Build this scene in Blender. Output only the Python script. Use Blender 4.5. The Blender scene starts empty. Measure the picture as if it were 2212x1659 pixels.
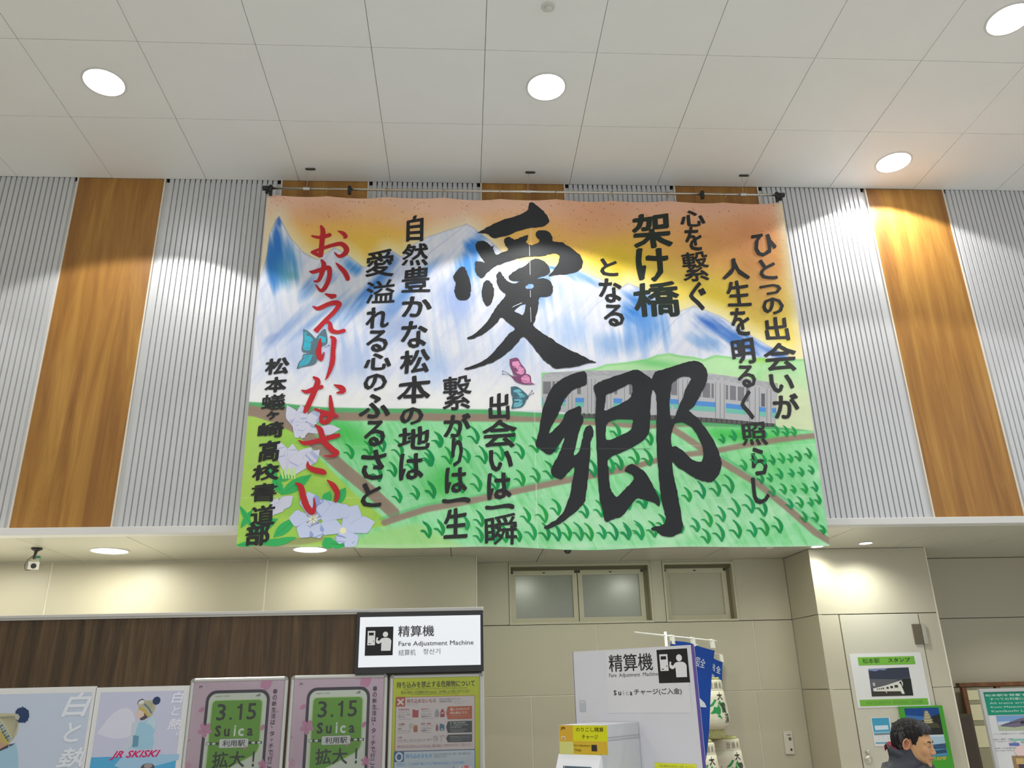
import bpy, bmesh, math, random
import numpy as np
from mathutils import Vector, Matrix
from mathutils.geometry import tessellate_polygon
random.seed(7)
SC = bpy.context.scene
COL = SC.collection
# ------------------------------------------------------------------ camera
CAMH = 1.7
FOC = 1734.6
Xv = Vector((.99811555, -.00125308, .06134967)); Dv = Vector((-.05684462, .3576436, .93212646)); Uv = Vector((-.02310934, -.93385731, .35689841))   # world axes seen from the camera (right, down, forward)
cam = bpy.data.cameras.new('camera')
camo = bpy.data.objects.new('camera', cam); COL.objects.link(camo)
cam.sensor_width = 36.0; cam.lens = FOC * 36.0 / 2212.0
cam.clip_start = 0.05; cam.clip_end = 200
# columns: camera right, up, back in world axes
R = Matrix(((Xv.x, -Xv.y, -Xv.z), (Dv.x, -Dv.y, -Dv.z), (Uv.x, -Uv.y, -Uv.z)))
camo.matrix_world = Matrix.Translation((0, 0, CAMH)) @ R.to_4x4()
SC.camera = camo
# ------------------------------------------------------------------ view, world
SC.view_settings.view_transform = 'Standard'
SC.view_settings.look = 'None'
SC.view_settings.exposure = 0.11
SC.view_settings.gamma = 1.0
SC.view_settings.use_curve_mapping = False
wd = bpy.data.worlds.new('hall_light'); SC.world = wd; wd.use_nodes = True
wd.node_tree.nodes['Background'].inputs[0].default_value = (0.93, 0.97, 1.0, 1)
wd.node_tree.nodes['Background'].inputs[1].default_value = 0.68
KL = 1.0      # overall lamp gain
DOWN_W = 150.0 * KL
SOFFIT_W = 80.0 * KL

def ray(px, py):
    c = Vector((px - 1106.0, py - 829.5, FOC))
    return Vector((c.dot(Xv), c.dot(Dv), c.dot(Uv)))
def atY(px, py, Y):
    d = ray(px, py); return Vector((0, 0, CAMH)) + d * (Y / d.y)
def atZ(px, py, Z):
    d = ray(px, py); return Vector((0, 0, CAMH)) + d * ((Z - CAMH) / d.z)
def atP(px, py, o, n):
    d = ray(px, py); c = Vector((0, 0, CAMH)); return c + d * ((o - c).dot(n) / d.dot(n))
def proj(P):
    w = Vector(P) - Vector((0, 0, CAMH))
    c = Xv * w.x + Dv * w.y + Uv * w.z
    return 1106 + c.x / c.z * FOC, 829.5 + c.y / c.z * FOC

# ------------------------------------------------------------------ tools
def lin(c):
    return tuple(((v / 255.0) / 12.92 if v <= 10.3 else ((v / 255.0 + 0.055) / 1.055) ** 2.4) for v in c)
MATS = {}
def mat(name, rgb, rough=0.5, metal=0.0, spec=0.5, var=0.0, vscale=8.0, bump=0.0, bscale=60.0, stretch=(1, 1, 1), emit=None, es=0.0):
    if name in MATS: return MATS[name]
    m = bpy.data.materials.new(name); m.use_nodes = True
    nt = m.node_tree; b = nt.nodes['Principled BSDF']
    c = lin(rgb)
    b.inputs['Base Color'].default_value = (*c, 1)
    b.inputs['Roughness'].default_value = rough
    b.inputs['Metallic'].default_value = metal
    b.inputs['Specular IOR Level'].default_value = spec
    if var or bump:
        tc = nt.nodes.new('ShaderNodeTexCoord'); mp = nt.nodes.new('ShaderNodeMapping')
        mp.inputs['Scale'].default_value = stretch
        nt.links.new(tc.outputs['Object'], mp.inputs['Vector'])
    if var:
        n = nt.nodes.new('ShaderNodeTexNoise'); n.inputs['Scale'].default_value = vscale; n.inputs['Detail'].default_value = 5
        nt.links.new(mp.outputs['Vector'], n.inputs['Vector'])
        r = nt.nodes.new('ShaderNodeValToRGB')
        r.color_ramp.elements[0].position = 0.3; r.color_ramp.elements[1].position = 0.7
        r.color_ramp.elements[0].color = (*[v * (1 - var) for v in c], 1)
        r.color_ramp.elements[1].color = (*[min(1, v * (1 + var)) for v in c], 1)
        nt.links.new(n.outputs['Fac'], r.inputs['Fac']); nt.links.new(r.outputs['Color'], b.inputs['Base Color'])
    if bump:
        n2 = nt.nodes.new('ShaderNodeTexNoise'); n2.inputs['Scale'].default_value = bscale
        nt.links.new(mp.outputs['Vector'], n2.inputs['Vector'])
        bp = nt.nodes.new('ShaderNodeBump'); bp.inputs['Strength'].default_value = bump; bp.inputs['Distance'].default_value = 0.01
        nt.links.new(n2.outputs['Fac'], bp.inputs['Height']); nt.links.new(bp.outputs['Normal'], b.inputs['Normal'])
    if emit:
        b.inputs['Emission Color'].default_value = (*lin(emit), 1); b.inputs['Emission Strength'].default_value = es
    MATS[name] = m; return m
def wood(name, c1, c2, c3, sx=9.0, sz=0.5, rough=0.4, spec=0.5):
    if name in MATS: return MATS[name]
    m = bpy.data.materials.new(name); m.use_nodes = True; nt = m.node_tree; b = nt.nodes['Principled BSDF']
    tc = nt.nodes.new('ShaderNodeTexCoord'); mp = nt.nodes.new('ShaderNodeMapping'); mp.inputs['Scale'].default_value = (sx, sx, sz)
    oi = nt.nodes.new('ShaderNodeObjectInfo'); add = nt.nodes.new('ShaderNodeVectorMath'); add.operation = 'ADD'
    mul = nt.nodes.new('ShaderNodeMath'); mul.operation = 'MULTIPLY'; mul.inputs[1].default_value = 31.0
    nt.links.new(oi.outputs['Random'], mul.inputs[0]); nt.links.new(mul.outputs[0], add.inputs[1])
    nt.links.new(tc.outputs['Object'], mp.inputs['Vector']); nt.links.new(mp.outputs['Vector'], add.inputs[0])
    n = nt.nodes.new('ShaderNodeTexNoise'); n.inputs['Scale'].default_value = 1.0; n.inputs['Detail'].default_value = 7; n.inputs['Distortion'].default_value = 0.6
    n.inputs['Roughness'].default_value = 0.68
    nt.links.new(add.outputs[0], n.inputs['Vector'])
    r = nt.nodes.new('ShaderNodeValToRGB'); e = r.color_ramp.elements
    e[0].position = 0.32; e[0].color = (*lin(c1), 1); e[1].position = 0.68; e[1].color = (*lin(c3), 1)
    k = e.new(0.5); k.color = (*lin(c2), 1)
    nt.links.new(n.outputs['Fac'], r.inputs['Fac']); nt.links.new(r.outputs['Color'], b.inputs['Base Color'])
    b.inputs['Roughness'].default_value = rough; b.inputs['Specular IOR Level'].default_value = spec
    MATS[name] = m; return m
def attr_mat(name, rough=0.6, spec=0.3, bump=0.0, stretch=1.0, gain=1.0):
    if name in MATS: return MATS[name]
    m = bpy.data.materials.new(name); m.use_nodes = True; nt = m.node_tree; b = nt.nodes['Principled BSDF']
    a = nt.nodes.new('ShaderNodeAttribute'); a.attribute_name = 'Col'
    nt.links.new(a.outputs['Color'], b.inputs['Base Color'])
    b.inputs['Roughness'].default_value = rough; b.inputs['Specular IOR Level'].default_value = spec
    if bump:
        tc = nt.nodes.new('ShaderNodeTexCoord'); n2 = nt.nodes.new('ShaderNodeTexNoise'); n2.inputs['Scale'].default_value = stretch
        n2.inputs['Detail'].default_value = 4
        nt.links.new(tc.outputs['Object'], n2.inputs['Vector'])
        bp = nt.nodes.new('ShaderNodeBump'); bp.inputs['Strength'].default_value = bump; bp.inputs['Distance'].default_value = 0.02
        nt.links.new(n2.outputs['Fac'], bp.inputs['Height']); nt.links.new(bp.outputs['Normal'], b.inputs['Normal'])
    MATS[name] = m; return m

def tag(o, label=None, cat=None, group=None, kind=None):
    if label: o['label'] = label
    if cat: o['category'] = cat
    if group: o['group'] = group
    if kind: o['kind'] = kind
    return o
def empty(name, loc=(0, 0, 0), label=None, cat=None, group=None, kind=None, rz=0.0):
    o = bpy.data.objects.new(name, None); COL.objects.link(o); o.location = loc; o.rotation_euler.z = rz
    o.empty_display_size = 0.1
    return tag(o, label, cat, group, kind)
def link(name, me, parent=None, world=True):
    """world=True: mesh coordinates are world ones, shift them to the parent's frame"""
    o = bpy.data.objects.new(name, me); COL.objects.link(o)
    if parent is not None:
        o.parent = parent
        if world:
            bpy.context.view_layer.update()
            me.transform(parent_world(parent).inverted())
    return o
def parent_world(p):
    M = p.matrix_basis.copy()
    q = p.parent
    while q is not None:
        M = q.matrix_basis @ M; q = q.parent
    return M
def link(name, me, parent=None, world=True):
    o = bpy.data.objects.new(name, me); COL.objects.link(o)
    if parent is not None:
        o.parent = parent
        if world: me.transform(parent_world(parent).inverted())
    return o
class MB:
    def __init__(s): s.bm = bmesh.new()
    def box(s, x0, y0, z0, x1, y1, z1, bev=0.0):
        ret = bmesh.ops.create_cube(s.bm, size=1.0)
        vs = ret['verts']
        for v in vs:
            v.co = Vector((x0 + (v.co.x + .5) * (x1 - x0), y0 + (v.co.y + .5) * (y1 - y0), z0 + (v.co.z + .5) * (z1 - z0)))
        if bev:
            es = list({e for v in vs for e in v.link_edges})
            bmesh.ops.bevel(s.bm, geom=es, offset=bev, segments=1, affect='EDGES', clamp_overlap=True)
        return s
    def hexa(s, P):
        """8 points: bottom 4 (ccw), top 4"""
        v = [s.bm.verts.new(p) for p in P]
        for f in ((3, 2, 1, 0), (4, 5, 6, 7), (0, 1, 5, 4), (1, 2, 6, 5), (2, 3, 7, 6), (3, 0, 4, 7)):
            s.bm.faces.new([v[i] for i in f])
        return s
    def prism(s, pts, off):
        """planar ring of 3-D points extruded by the vector off"""
        a = [s.bm.verts.new(p) for p in pts]; b = [s.bm.verts.new(Vector(p) + Vector(off)) for p in pts]
        n = len(pts); s.bm.faces.new(a); s.bm.faces.new(list(reversed(b)))
        for i in range(n): s.bm.faces.new((a[(i + 1) % n], a[i], b[i], b[(i + 1) % n]))
        return s
    def tube(s, path, rad, seg=10, cap=True):
        path = [Vector(p) for p in path]
        if not hasattr(rad, '__len__'): rad = [rad] * len(path)
        rings = []; up = Vector((0.13, 0.31, 0.94)).normalized()
        for i, p in enumerate(path):
            d = (path[min(i + 1, len(path) - 1)] - path[max(i - 1, 0)]).normalized()
            a = d.cross(up)
            if a.length < 0.2: a = d.cross(Vector((1, 0, 0)))
            a.normalize(); b = d.cross(a)
            rings.append([s.bm.verts.new(p + (a * math.cos(t) + b * math.sin(t)) * rad[i]) for t in [2 * math.pi * k / seg for k in range(seg)]])
        for r0, r1 in zip(rings, rings[1:]):
            for k in range(seg): s.bm.faces.new((r0[k], r0[(k + 1) % seg], r1[(k + 1) % seg], r1[k]))
        if cap: s.bm.faces.new(list(reversed(rings[0]))); s.bm.faces.new(rings[-1])
        return s
    def loft(s, rings, cap=True):
        """rings of equal length of 3-D points"""
        R_ = [[s.bm.verts.new(p) for p in r] for r in rings]; n = len(R_[0])
        for r0, r1 in zip(R_, R_[1:]):
            for k in range(n): s.bm.faces.new((r0[k], r0[(k + 1) % n], r1[(k + 1) % n], r1[k]))
        if cap: s.bm.faces.new(list(reversed(R_[0]))); s.bm.faces.new(R_[-1])
        return s
    def lathe(s, prof, c=(0, 0, 0), seg=32, cap=True):
        c = Vector(c)
        return s.loft([[c + Vector((r * math.cos(2 * math.pi * k / seg), r * math.sin(2 * math.pi * k / seg), z)) for k in range(seg)] for r, z in prof], cap)
    def mesh(s, name, m, smooth=False):
        me = bpy.data.meshes.new(name)
        bmesh.ops.recalc_face_normals(s.bm, faces=s.bm.faces)
        s.bm.to_mesh(me); s.bm.free()
        if m: me.materials.append(m)
        if smooth:
            for p in me.polygons: p.use_smooth = True
        return me
    def build(s, name, m, parent=None, smooth=False):
        return link(name, s.mesh(name, m, smooth), parent)

# ------------------------------------------------------------------ printed surfaces (flat lettering and pictures on real sheets)
GC = {}
def glyph(txt, res=2):
    if txt in GC: return GC[txt]
    c = bpy.data.curves.new('t', 'FONT'); c.body = txt; c.resolution_u = res
    o = bpy.data.objects.new('t', c); m = bpy.data.meshes.new_from_object(o)
    n = len(m.vertices); a = np.zeros(n * 3); m.vertices.foreach_get('co', a); a = a.reshape(-1, 3)[:, :2]
    f = [tuple(p.vertices) for p in m.polygons]
    lo = a.min(0); hi = a.max(0); a = (a - lo) / np.maximum(hi - lo, 1e-6)
    bpy.data.objects.remove(o); bpy.data.curves.remove(c); bpy.data.meshes.remove(m)
    GC[txt] = (a, f); return GC[txt]
def smooth_path(pts, step=6):
    """Catmull-Rom through (x, y, w)"""
    P = [np.array(p, float) for p in pts]
    if len(P) < 3: 
        return [P[0] + (P[-1] - P[0]) * k / step for k in range(step + 1)]
    P = [2 * P[0] - P[1]] + P + [2 * P[-1] - P[-2]]
    out = []
    for i in range(1, len(P) - 2):
        for k in range(step):
            t = k / step
            out.append(0.5 * ((2 * P[i]) + (-P[i - 1] + P[i + 1]) * t + (2 * P[i - 1] - 5 * P[i] + 4 * P[i + 1] - P[i + 2]) * t * t + (-P[i - 1] + 3 * P[i] - 3 * P[i + 1] + P[i + 2]) * t ** 3))
    out.append(P[-2]); return out
class Print:
    def __init__(s, o, r, u, fn=None, gain=1.0, base=0.0006):
        s.o = Vector(o); s.r = Vector(r).normalized(); s.u = Vector(u).normalized(); s.n = s.r.cross(s.u)
        s.fn = fn; s.V = []; s.F = []; s.C = []; s.off = base; s.gain = gain; s.inc = 4e-5
    def st(s, px, py):
        p = atP(px, py, s.o, s.n) - s.o; return np.array((p.dot(s.r), p.dot(s.u)))
    def k(s, px, py): return abs(s.st(px + 1, py)[0] - s.st(px - 1, py)[0]) / 2
    def add(s, vs, fs, rgb, bump=True):
        if bump: s.off += s.inc
        if s.fn: vs, fs = split_faces(vs, fs)
        b = len(s.V); c = [min(0.95, v * s.gain) for v in lin(rgb)] + [1.0]
        for a, t in vs:
            if s.fn: s.V.append(s.fn(a, t, s.off))
            else: s.V.append(s.o + s.r * a + s.u * t + s.n * s.off)
            s.C.append(c)
        for f in fs:
            A = sum(vs[f[i]][0] * vs[f[(i + 1) % len(f)]][1] - vs[f[(i + 1) % len(f)]][0] * vs[f[i]][1] for i in range(len(f)))
            s.F.append([b + i for i in (f if A > 0 else reversed(f))])
    def polyst(s, pts, rgb):
        tri = tessellate_polygon([[Vector((p[0], p[1], 0)) for p in pts]])
        s.add([tuple(p) for p in pts], [tuple(t) for t in tri], rgb)
    def poly(s, pts, rgb, sm=0):
        if sm:
            q = [(x, y, 0) for x, y in pts]; q = q + [q[0]]
            pts = [(p[0], p[1]) for p in smooth_path(q, sm)][:-1]
        s.polyst([s.st(*p) for p in pts], rgb)
    def ink(s, pts, rgb, holes=(), sm=4, rough=.8, seed=1):
        """rough-edged brushed shape with openings"""
        rd = random.Random(seed); loops = []
        for L_ in [pts] + list(holes):
            q = [(x, y, 0) for x, y in L_]; q = smooth_path(q + [q[0]], sm)[:-1]
            loops.append([tuple(s.st(p[0] + rd.uniform(-rough, rough), p[1] + rd.uniform(-rough, rough))) for p in q])
        tri = tessellate_polygon([[Vector((a, b, 0)) for a, b in l] for l in loops])
        s.add([p for l in loops for p in l], [tuple(t) for t in tri], rgb)
    def box4(s, x0, y0, x1, y1):
        xm = (x0 + x1) / 2; ym = (y0 + y1) / 2
        l = s.st(x0, ym)[0]; r = s.st(x1, ym)[0]; t = s.st(xm, y0)[1]; b = s.st(xm, y1)[1]
        return l, b, r, t
    def rect(s, x0, y0, x1, y1, rgb, rr=0.0):
        l, b, r, t = s.box4(x0, y0, x1, y1); s.rectst(l, b, r, t, rgb, rr)
    def rectst(s, l, b, r, t, rgb, rr=0.0):
        if rr <= 0: return s.add([(l, b), (r, b), (r, t), (l, t)], [(0, 1, 2, 3)], rgb)
        pts = []
        for cx, cy, a0 in ((r - rr, b + rr, -90), (r - rr, t - rr, 0), (l + rr, t - rr, 90), (l + rr, b + rr, 180)):
            for k in range(7):
                a = math.radians(a0 + 15 * k); pts.append((cx + rr * math.cos(a), cy + rr * math.sin(a)))
        s.add(pts, [tuple(range(len(pts)))], rgb)
    def ell(s, x, y, rx, ry, rgb, rot=0.0, n=20):
        c = s.st(x, y); k = s.k(x, y); a0 = math.radians(rot); pts = []
        for i in range(n):
            a = 2 * math.pi * i / n; X = rx * k * math.cos(a); Y = ry * k * math.sin(a)
            pts.append((c[0] + X * math.cos(a0) - Y * math.sin(a0), c[1] + X * math.sin(a0) + Y * math.cos(a0)))
        s.add(pts, [tuple(range(n))], rgb)
    def brush(s, pts, rgb, rough=0.0, step=6, caps=True, wk=1.0, seed=0):
        """ribbon through (px, py, width px)"""
        rd = random.Random(seed + int(pts[0][0] * 7)); P = smooth_path(pts, step)
        Q = [s.st(p[0], p[1]) for p in P]; k = s.k(P[0][0], P[0][1]); vs = []; n = len(Q)
        for i in range(n):
            d = Q[min(i + 1, n - 1)] - Q[max(i - 1, 0)]; d = d / (np.linalg.norm(d) + 1e-9); m = np.array((-d[1], d[0]))
            w = max(0.3, P[i][2]) * k * wk / 2
            a = w * (1 + rough * (rd.random() - .5)); b = w * (1 + rough * (rd.random() - .5))
            vs += [Q[i] + m * a, Q[i] - m * b]
        s.add([tuple(v) for v in vs], [(2 * i, 2 * i + 1, 2 * i + 3, 2 * i + 2) for i in range(n - 1)], rgb)
        if caps:
            for i in (0, n - 1) if step < 8 else range(0, n, 3):
                w = max(0.3, P[i][2]) * k * wk / 2; N = 14
                s.add([(Q[i][0] + w * math.cos(2 * math.pi * j / N) * (1 + rough * .5 * (rd.random() - .5)), Q[i][1] + w * math.sin(2 * math.pi * j / N) * (1 + rough * .5 * (rd.random() - .5))) for j in range(N)], [tuple(range(N))], rgb)
    def line(s, pts, w, rgb): s.brush([(x, y, w) for x, y in pts], rgb, step=1, caps=False)
    def text(s, txt, x0, y0, x1, y1, rgb, bold=0.0, nib=None, shear=0.0, tilt=0.0, mirror=False, warp=0.0):
        """text fitted to a box given by its edges in the photograph's pixels"""
        l, b, r, t = s.box4(x0, y0, x1, y1)
        s.textst(txt, l, b, r, t, rgb, bold, nib, shear, tilt, mirror, warp)
    def textst(s, txt, l, b, r, t, rgb, bold=0.0, nib=None, shear=0.0, tilt=0.0, mirror=False, warp=0.0):
        a, f = glyph(txt); a = a.copy()
        if mirror: a[:, 0] = 1 - a[:, 0]
        if warp:
            ph = (hash_str(txt) % 97) / 9.0
            a = a + warp * np.stack([np.sin(a[:, 1] * 7 + ph), np.sin(a[:, 0] * 6 + ph * 2)], 1)
        if tilt:
            a[:, 1] += tilt * (a[:, 0] - .5) * (a[:, 1] * 1.4 + .3)
        if shear: a[:, 0] += shear * (a[:, 1] - .5)
        lo = a.min(0); hi = a.max(0); a = (a - lo) / np.maximum(hi - lo, 1e-6)
        W = r - l; H = t - b; em = abs(H)
        sh = [(0, 0)]
        if nib:   # a slanted brush tip swept along the strokes
            d1, d2, ang = nib; ca, sa = math.cos(math.radians(ang)), math.sin(math.radians(ang))
            for i in range(10):
                q = 2 * math.pi * i / 10; X = d1 * math.cos(q); Y = d2 * math.sin(q); sh.append(((X * ca - Y * sa) * nib_ref(s), (X * sa + Y * ca) * nib_ref(s)))
        elif bold:
            sh += [(bold * em * math.cos(q), bold * em * math.sin(q)) for q in [math.pi * i / 3 for i in range(6)]]
        mx = max(abs(x) for x, y in sh); my = max(abs(y) for x, y in sh)
        sx = max(W - 2 * mx, W * .3) if W > 0 else W; sy = max(H - 2 * my, H * .3)
        cx = (l + r) / 2; cy = (b + t) / 2
        for dx, dy in sh:
            s.add([(cx + (p[0] - .5) * sx + dx, cy + (p[1] - .5) * sy + dy) for p in a], f, rgb)
        s.off -= s.inc * (len(sh) - 1) * 0.8
    def build(s, name, parent, m=None, label=None):
        me = bpy.data.meshes.new(name); me.from_pydata([tuple(v) for v in s.V], [], s.F)
        at = me.color_attributes.new('Col', 'FLOAT_COLOR', 'POINT')
        at.data.foreach_set('color', np.array(s.C, dtype=np.float32).ravel())
        me.materials.append(m or attr_mat('printed_paper', 0.55, 0.3))
        o = link(name, me, parent)
        if label: o['label'] = label
        return o
def split_faces(vs, fs, L=0.09):
    """cut large faces up so that they follow the cloth"""
    vs = [tuple(v) for v in vs]; out = []
    stack = []
    for f in fs:
        xs = [vs[i][0] for i in f]; ys = [vs[i][1] for i in f]
        if max(max(xs) - min(xs), max(ys) - min(ys)) < L: out.append(f); continue
        for i in range(1, len(f) - 1): stack.append((f[0], f[i], f[i + 1]))
    mids = {}
    while stack:
        a, b, c = stack.pop()
        e = sorted(((math.dist(vs[p], vs[q]), p, q, o) for p, q, o in ((a, b, c), (b, c, a), (c, a, b))), key=lambda t: -t[0])[0]
        if e[0] < L: out.append((a, b, c)); continue
        _, p, q, o = e; k = (min(p, q), max(p, q))
        if k not in mids: mids[k] = len(vs); vs.append(((vs[p][0] + vs[q][0]) / 2, (vs[p][1] + vs[q][1]) / 2))
        m = mids[k]; stack += [(p, m, o), (m, q, o)]
    return vs, out
def hash_str(t): return sum(ord(c) * (i + 3) for i, c in enumerate(t))
def nib_ref(s): return 0.0037      # metres per photo pixel at the hanging cloth

# ------------------------------------------------------------------ measures
H = 4.777; ZC = CAMH + H
YW = 6.822
ZL = atY(25, 1142, YW).z           # bottom of the slatted wall
ZS = atY(0, 1158, YW).z           # soffit
YB1 = 8.22; YB2 = 8.68; YP = 8.07; YF = 8.85
TILE = 0.9
m_white = mat('ceiling_white', (222, 221, 215), 0.55, var=0.015, vscale=2)
m_ctile = mat('ceiling_tile_white', (240, 240, 238), 0.5, spec=0.35, var=0.02, vscale=1.3, bump=0.05, bscale=4)
m_dark = mat('dark_gap', (60, 58, 55), 0.8)
m_slat = mat('silver_slat', (208, 209, 211), 0.36, metal=0.25, spec=0.6, var=0.03, vscale=3, stretch=(1, 1, .3))
m_beige = mat('beige_metal_panel', (186, 180, 160), 0.42, spec=0.45, var=0.02, vscale=1.2)
m_joint = mat('joint_sealant', (158, 155, 140), 0.7)
m_jlight = mat('light_joint', (208, 206, 190), 0.6)
m_floor = mat('floor_stone', (196, 196, 192), 0.35, var=0.08, vscale=30)
m_woodp = wood('orange_wood_panel', (136, 90, 42), (162, 114, 52), (184, 138, 66), 7.0, 0.45, 0.38)
m_trim = mat('pale_trim', (222, 214, 200), 0.5)
m_fascia = mat('fascia_white', (220, 219, 216), 0.45)
m_alu = mat('aluminium', (200, 200, 198), 0.3, metal=0.8)
m_black = mat('black_plastic', (30, 30, 30), 0.45)
m_chrome = mat('steel_tube', (205, 200, 188), 0.22, metal=0.9)

# ------------------------------------------------------------------ setting: floor, ceiling
XL, XR, YBK = -7.0, 9.0, -7.0
fl = tag(MB().box(XL, YBK, -0.1, XR, 10.2, 0).build('floor', m_floor), kind='structure')
ceil = tag(MB().box(XL, YBK, ZC + 0.02, XR, YW + .3, ZC + 0.15).build('ceiling', m_dark), kind='structure')
gx0 = atZ(1038, 395, ZC).x
tile_me = MB().box(0.002, 0.002, 0, TILE - 0.002, TILE - 0.002, 0.022, 0.0015).mesh('ceiling_tile', m_ctile)
ix0 = int(math.floor((XL - gx0) / TILE)) + 1
for j in range(15):
    for i in range(ix0, ix0 + 17):
        x = gx0 + i * TILE; y = YW + 0.007 - (j + 1) * TILE
        if x + TILE > XR + .2: continue
        o = bpy.data.objects.new('ceiling_tile', tile_me); COL.objects.link(o); o.parent = ceil; o.location = (x, y, ZC)
        o.rotation_euler = (random.uniform(-.0012, .0012), random.uniform(-.0012, .0012), 0)

# ------------------------------------------------------------------ slatted upper wall
wall = tag(MB().box(XL, YW + .05, ZS + .03, XR, YW + .35, ZC + .02).build('wall_upper', m_dark), kind='structure')
woods = []
for a, b in ((168, 358), (608, 797), (1038, 1220), (1455, 1637), (1867, 2037)):
    woods.append((atY(a, 385 + a * .0127, YW).x, atY(b, 385 + b * .0127, YW).x))
woods = [(woods[0][0] - 1.93, woods[0][0] - 1.93 + .83)] + woods + [(woods[-1][0] + 1.94, woods[-1][0] + 1.94 + .83)]
SP = 0.0499
SB = YW + 0.017     # groove bottom
slat_me = bpy.data.meshes.new('metal_slat')
mb = MB(); hh = ZC - 0.004 - ZL
mb.prism([(-.0218, SB, ZL), (.0218, SB, ZL), (.0185, YW, ZL), (-.0185, YW, ZL)], (0, 0, hh))
slat_me = mb.mesh('metal_slat', m_slat)
edges = [XL] + [v for w in woods for v in w] + [XR]
for i in range(0, len(edges), 2):
    a, b = edges[i], edges[i + 1]
    if b - a < .1: continue
    MB().box(a, SB, ZL, b, SB + .02, ZC - 0.036).build('groove_sheet', m_slat, wall)
    n = int((b - a - .03) / SP); pad = (b - a - n * SP) / 2
    if a == XL: pad = b - a - n * SP
    for k in range(n):
        x = a + pad + (k + .5) * SP
        if x < -5.6 or x > 7.6: continue
        o = bpy.data.objects.new('metal_slat', slat_me); COL.objects.link(o); o.parent = wall; o.location = (x, 0, 0)
for a, b in woods:
    MB().box(a + .012, YW + .004, ZL, b - .012, YW + .04, ZC - .002, .002).build('wood_panel', m_woodp, wall)
    MB().box(a - .002, YW - .004, ZL, a + .012, YW + .04, ZC - .002).box(b - .012, YW - .004, ZL, b + .002, YW + .04, ZC - .002).build('panel_trim', m_trim, wall)
tag(MB().box(XL, YW - .03, ZS, XR, YW + .1, ZL, .003).build('trim_1', m_fascia), kind='structure')
# ------------------------------------------------------------------ soffit
m_soff = mat('soffit_panel', (196, 193, 178), 0.3, spec=0.6, var=0.015, vscale=1.5)
sof = tag(MB().box(XL, YW + .06, ZS + .027, XR, 9.6, ZS + .3).build('ceiling_soffit', m_dark), kind='structure')
sx0 = atZ(385, 1211, ZS).x
sx = sx0 - 6 * 0.9
while sx < XR:
    MB().box(sx + .003, YW - .028, ZS + .001, sx + .897, YF + .3, ZS + .025, .001).build('soffit_panel', m_soff, sof)
    sx += 0.9
# ------------------------------------------------------------------ lower walls
def panels(parent, xs, zs, y, th=.04, gap=.004, skip=(), m=None, name='wall_panel'):
    for i in range(len(xs) - 1):
        for j in range(len(zs) - 1):
            if (i, j) in skip: continue
            MB().box(xs[i] + gap, y, zs[j] + gap, xs[i + 1] - gap, y + th, zs[j + 1] - gap, .0015).build(name, m or m_beige, parent)
xE = atY(1030, 1300, YB1).x            # right end of the left wall
w1 = tag(MB().box(XL, YB1 + .004, 0, xE - .002, YB1 + .2, ZS).build('wall_left_low', m_jlight), kind='structure')
jx = [XL, atY(112, 1223, YB1).x, atY(578, 1215, YB1).x, xE]
panels(w1, jx, [0, 1.2, 2.02, ZS], YB1, gap=.009)
MB().box(xE - .006, YB1 - .004, 0, xE + .004, YB1 + .06, ZS).build('corner_trim', m_trim, w1)
MB().box(xE - .004, YB1 + .2, 0, xE, YB2, ZS).build('return_panel', m_beige, w1)
# recess back wall with window openings
Z1 = atY(1070, 1351, YB2).z; Z2 = atY(1150, 1504, YB2).z
xR = atY(1703, 1280, YB2).x
a1, a2 = atY(1100, 1290, YB2).x, atY(1409, 1290, YB2).x
b1, b2 = atY(1436, 1290, YB2).x, atY(1591, 1290, YB2).x
zw1 = atY(1260, 1218, YB2).z
w2 = tag(MB().box(xE, YB2 + .16, 0, xR, YB2 + .3, ZS).build('wall_back', m_joint), kind='structure')
for x0, x1 in ((xE, a1), (a2, b1), (b2, xR)):
    MB().box(x0 + (.003 if x0 != xE else 0), YB2, Z1 + .003, x1 - .003, YB2 + .16, ZS, .0015).build('wall_panel', m_beige, w2)
for x0, x1 in ((a1, a2), (b1, b2)):
    MB().box(x0, YB2, zw1, x1, YB2 + .16, ZS).build('wall_panel', m_beige, w2)
xj = atY(1291, 1400, YB2).x
MB().box(xE, YB2 + .006, 0, xR, YB2 + .16, Z1 - .004).build('joint_filler', m_jlight, w2)
panels(w2, [xE, xj, atY(1640, 1450, YB2).x, xR], [Z2, Z1], YB2, .006, .006)
panels(w2, [xE, atY(1150, 1560, YB2).x, atY(1640, 1560, YB2).x, xR], [0, Z2 - .9, Z2], YB2, .006, .006)
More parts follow.
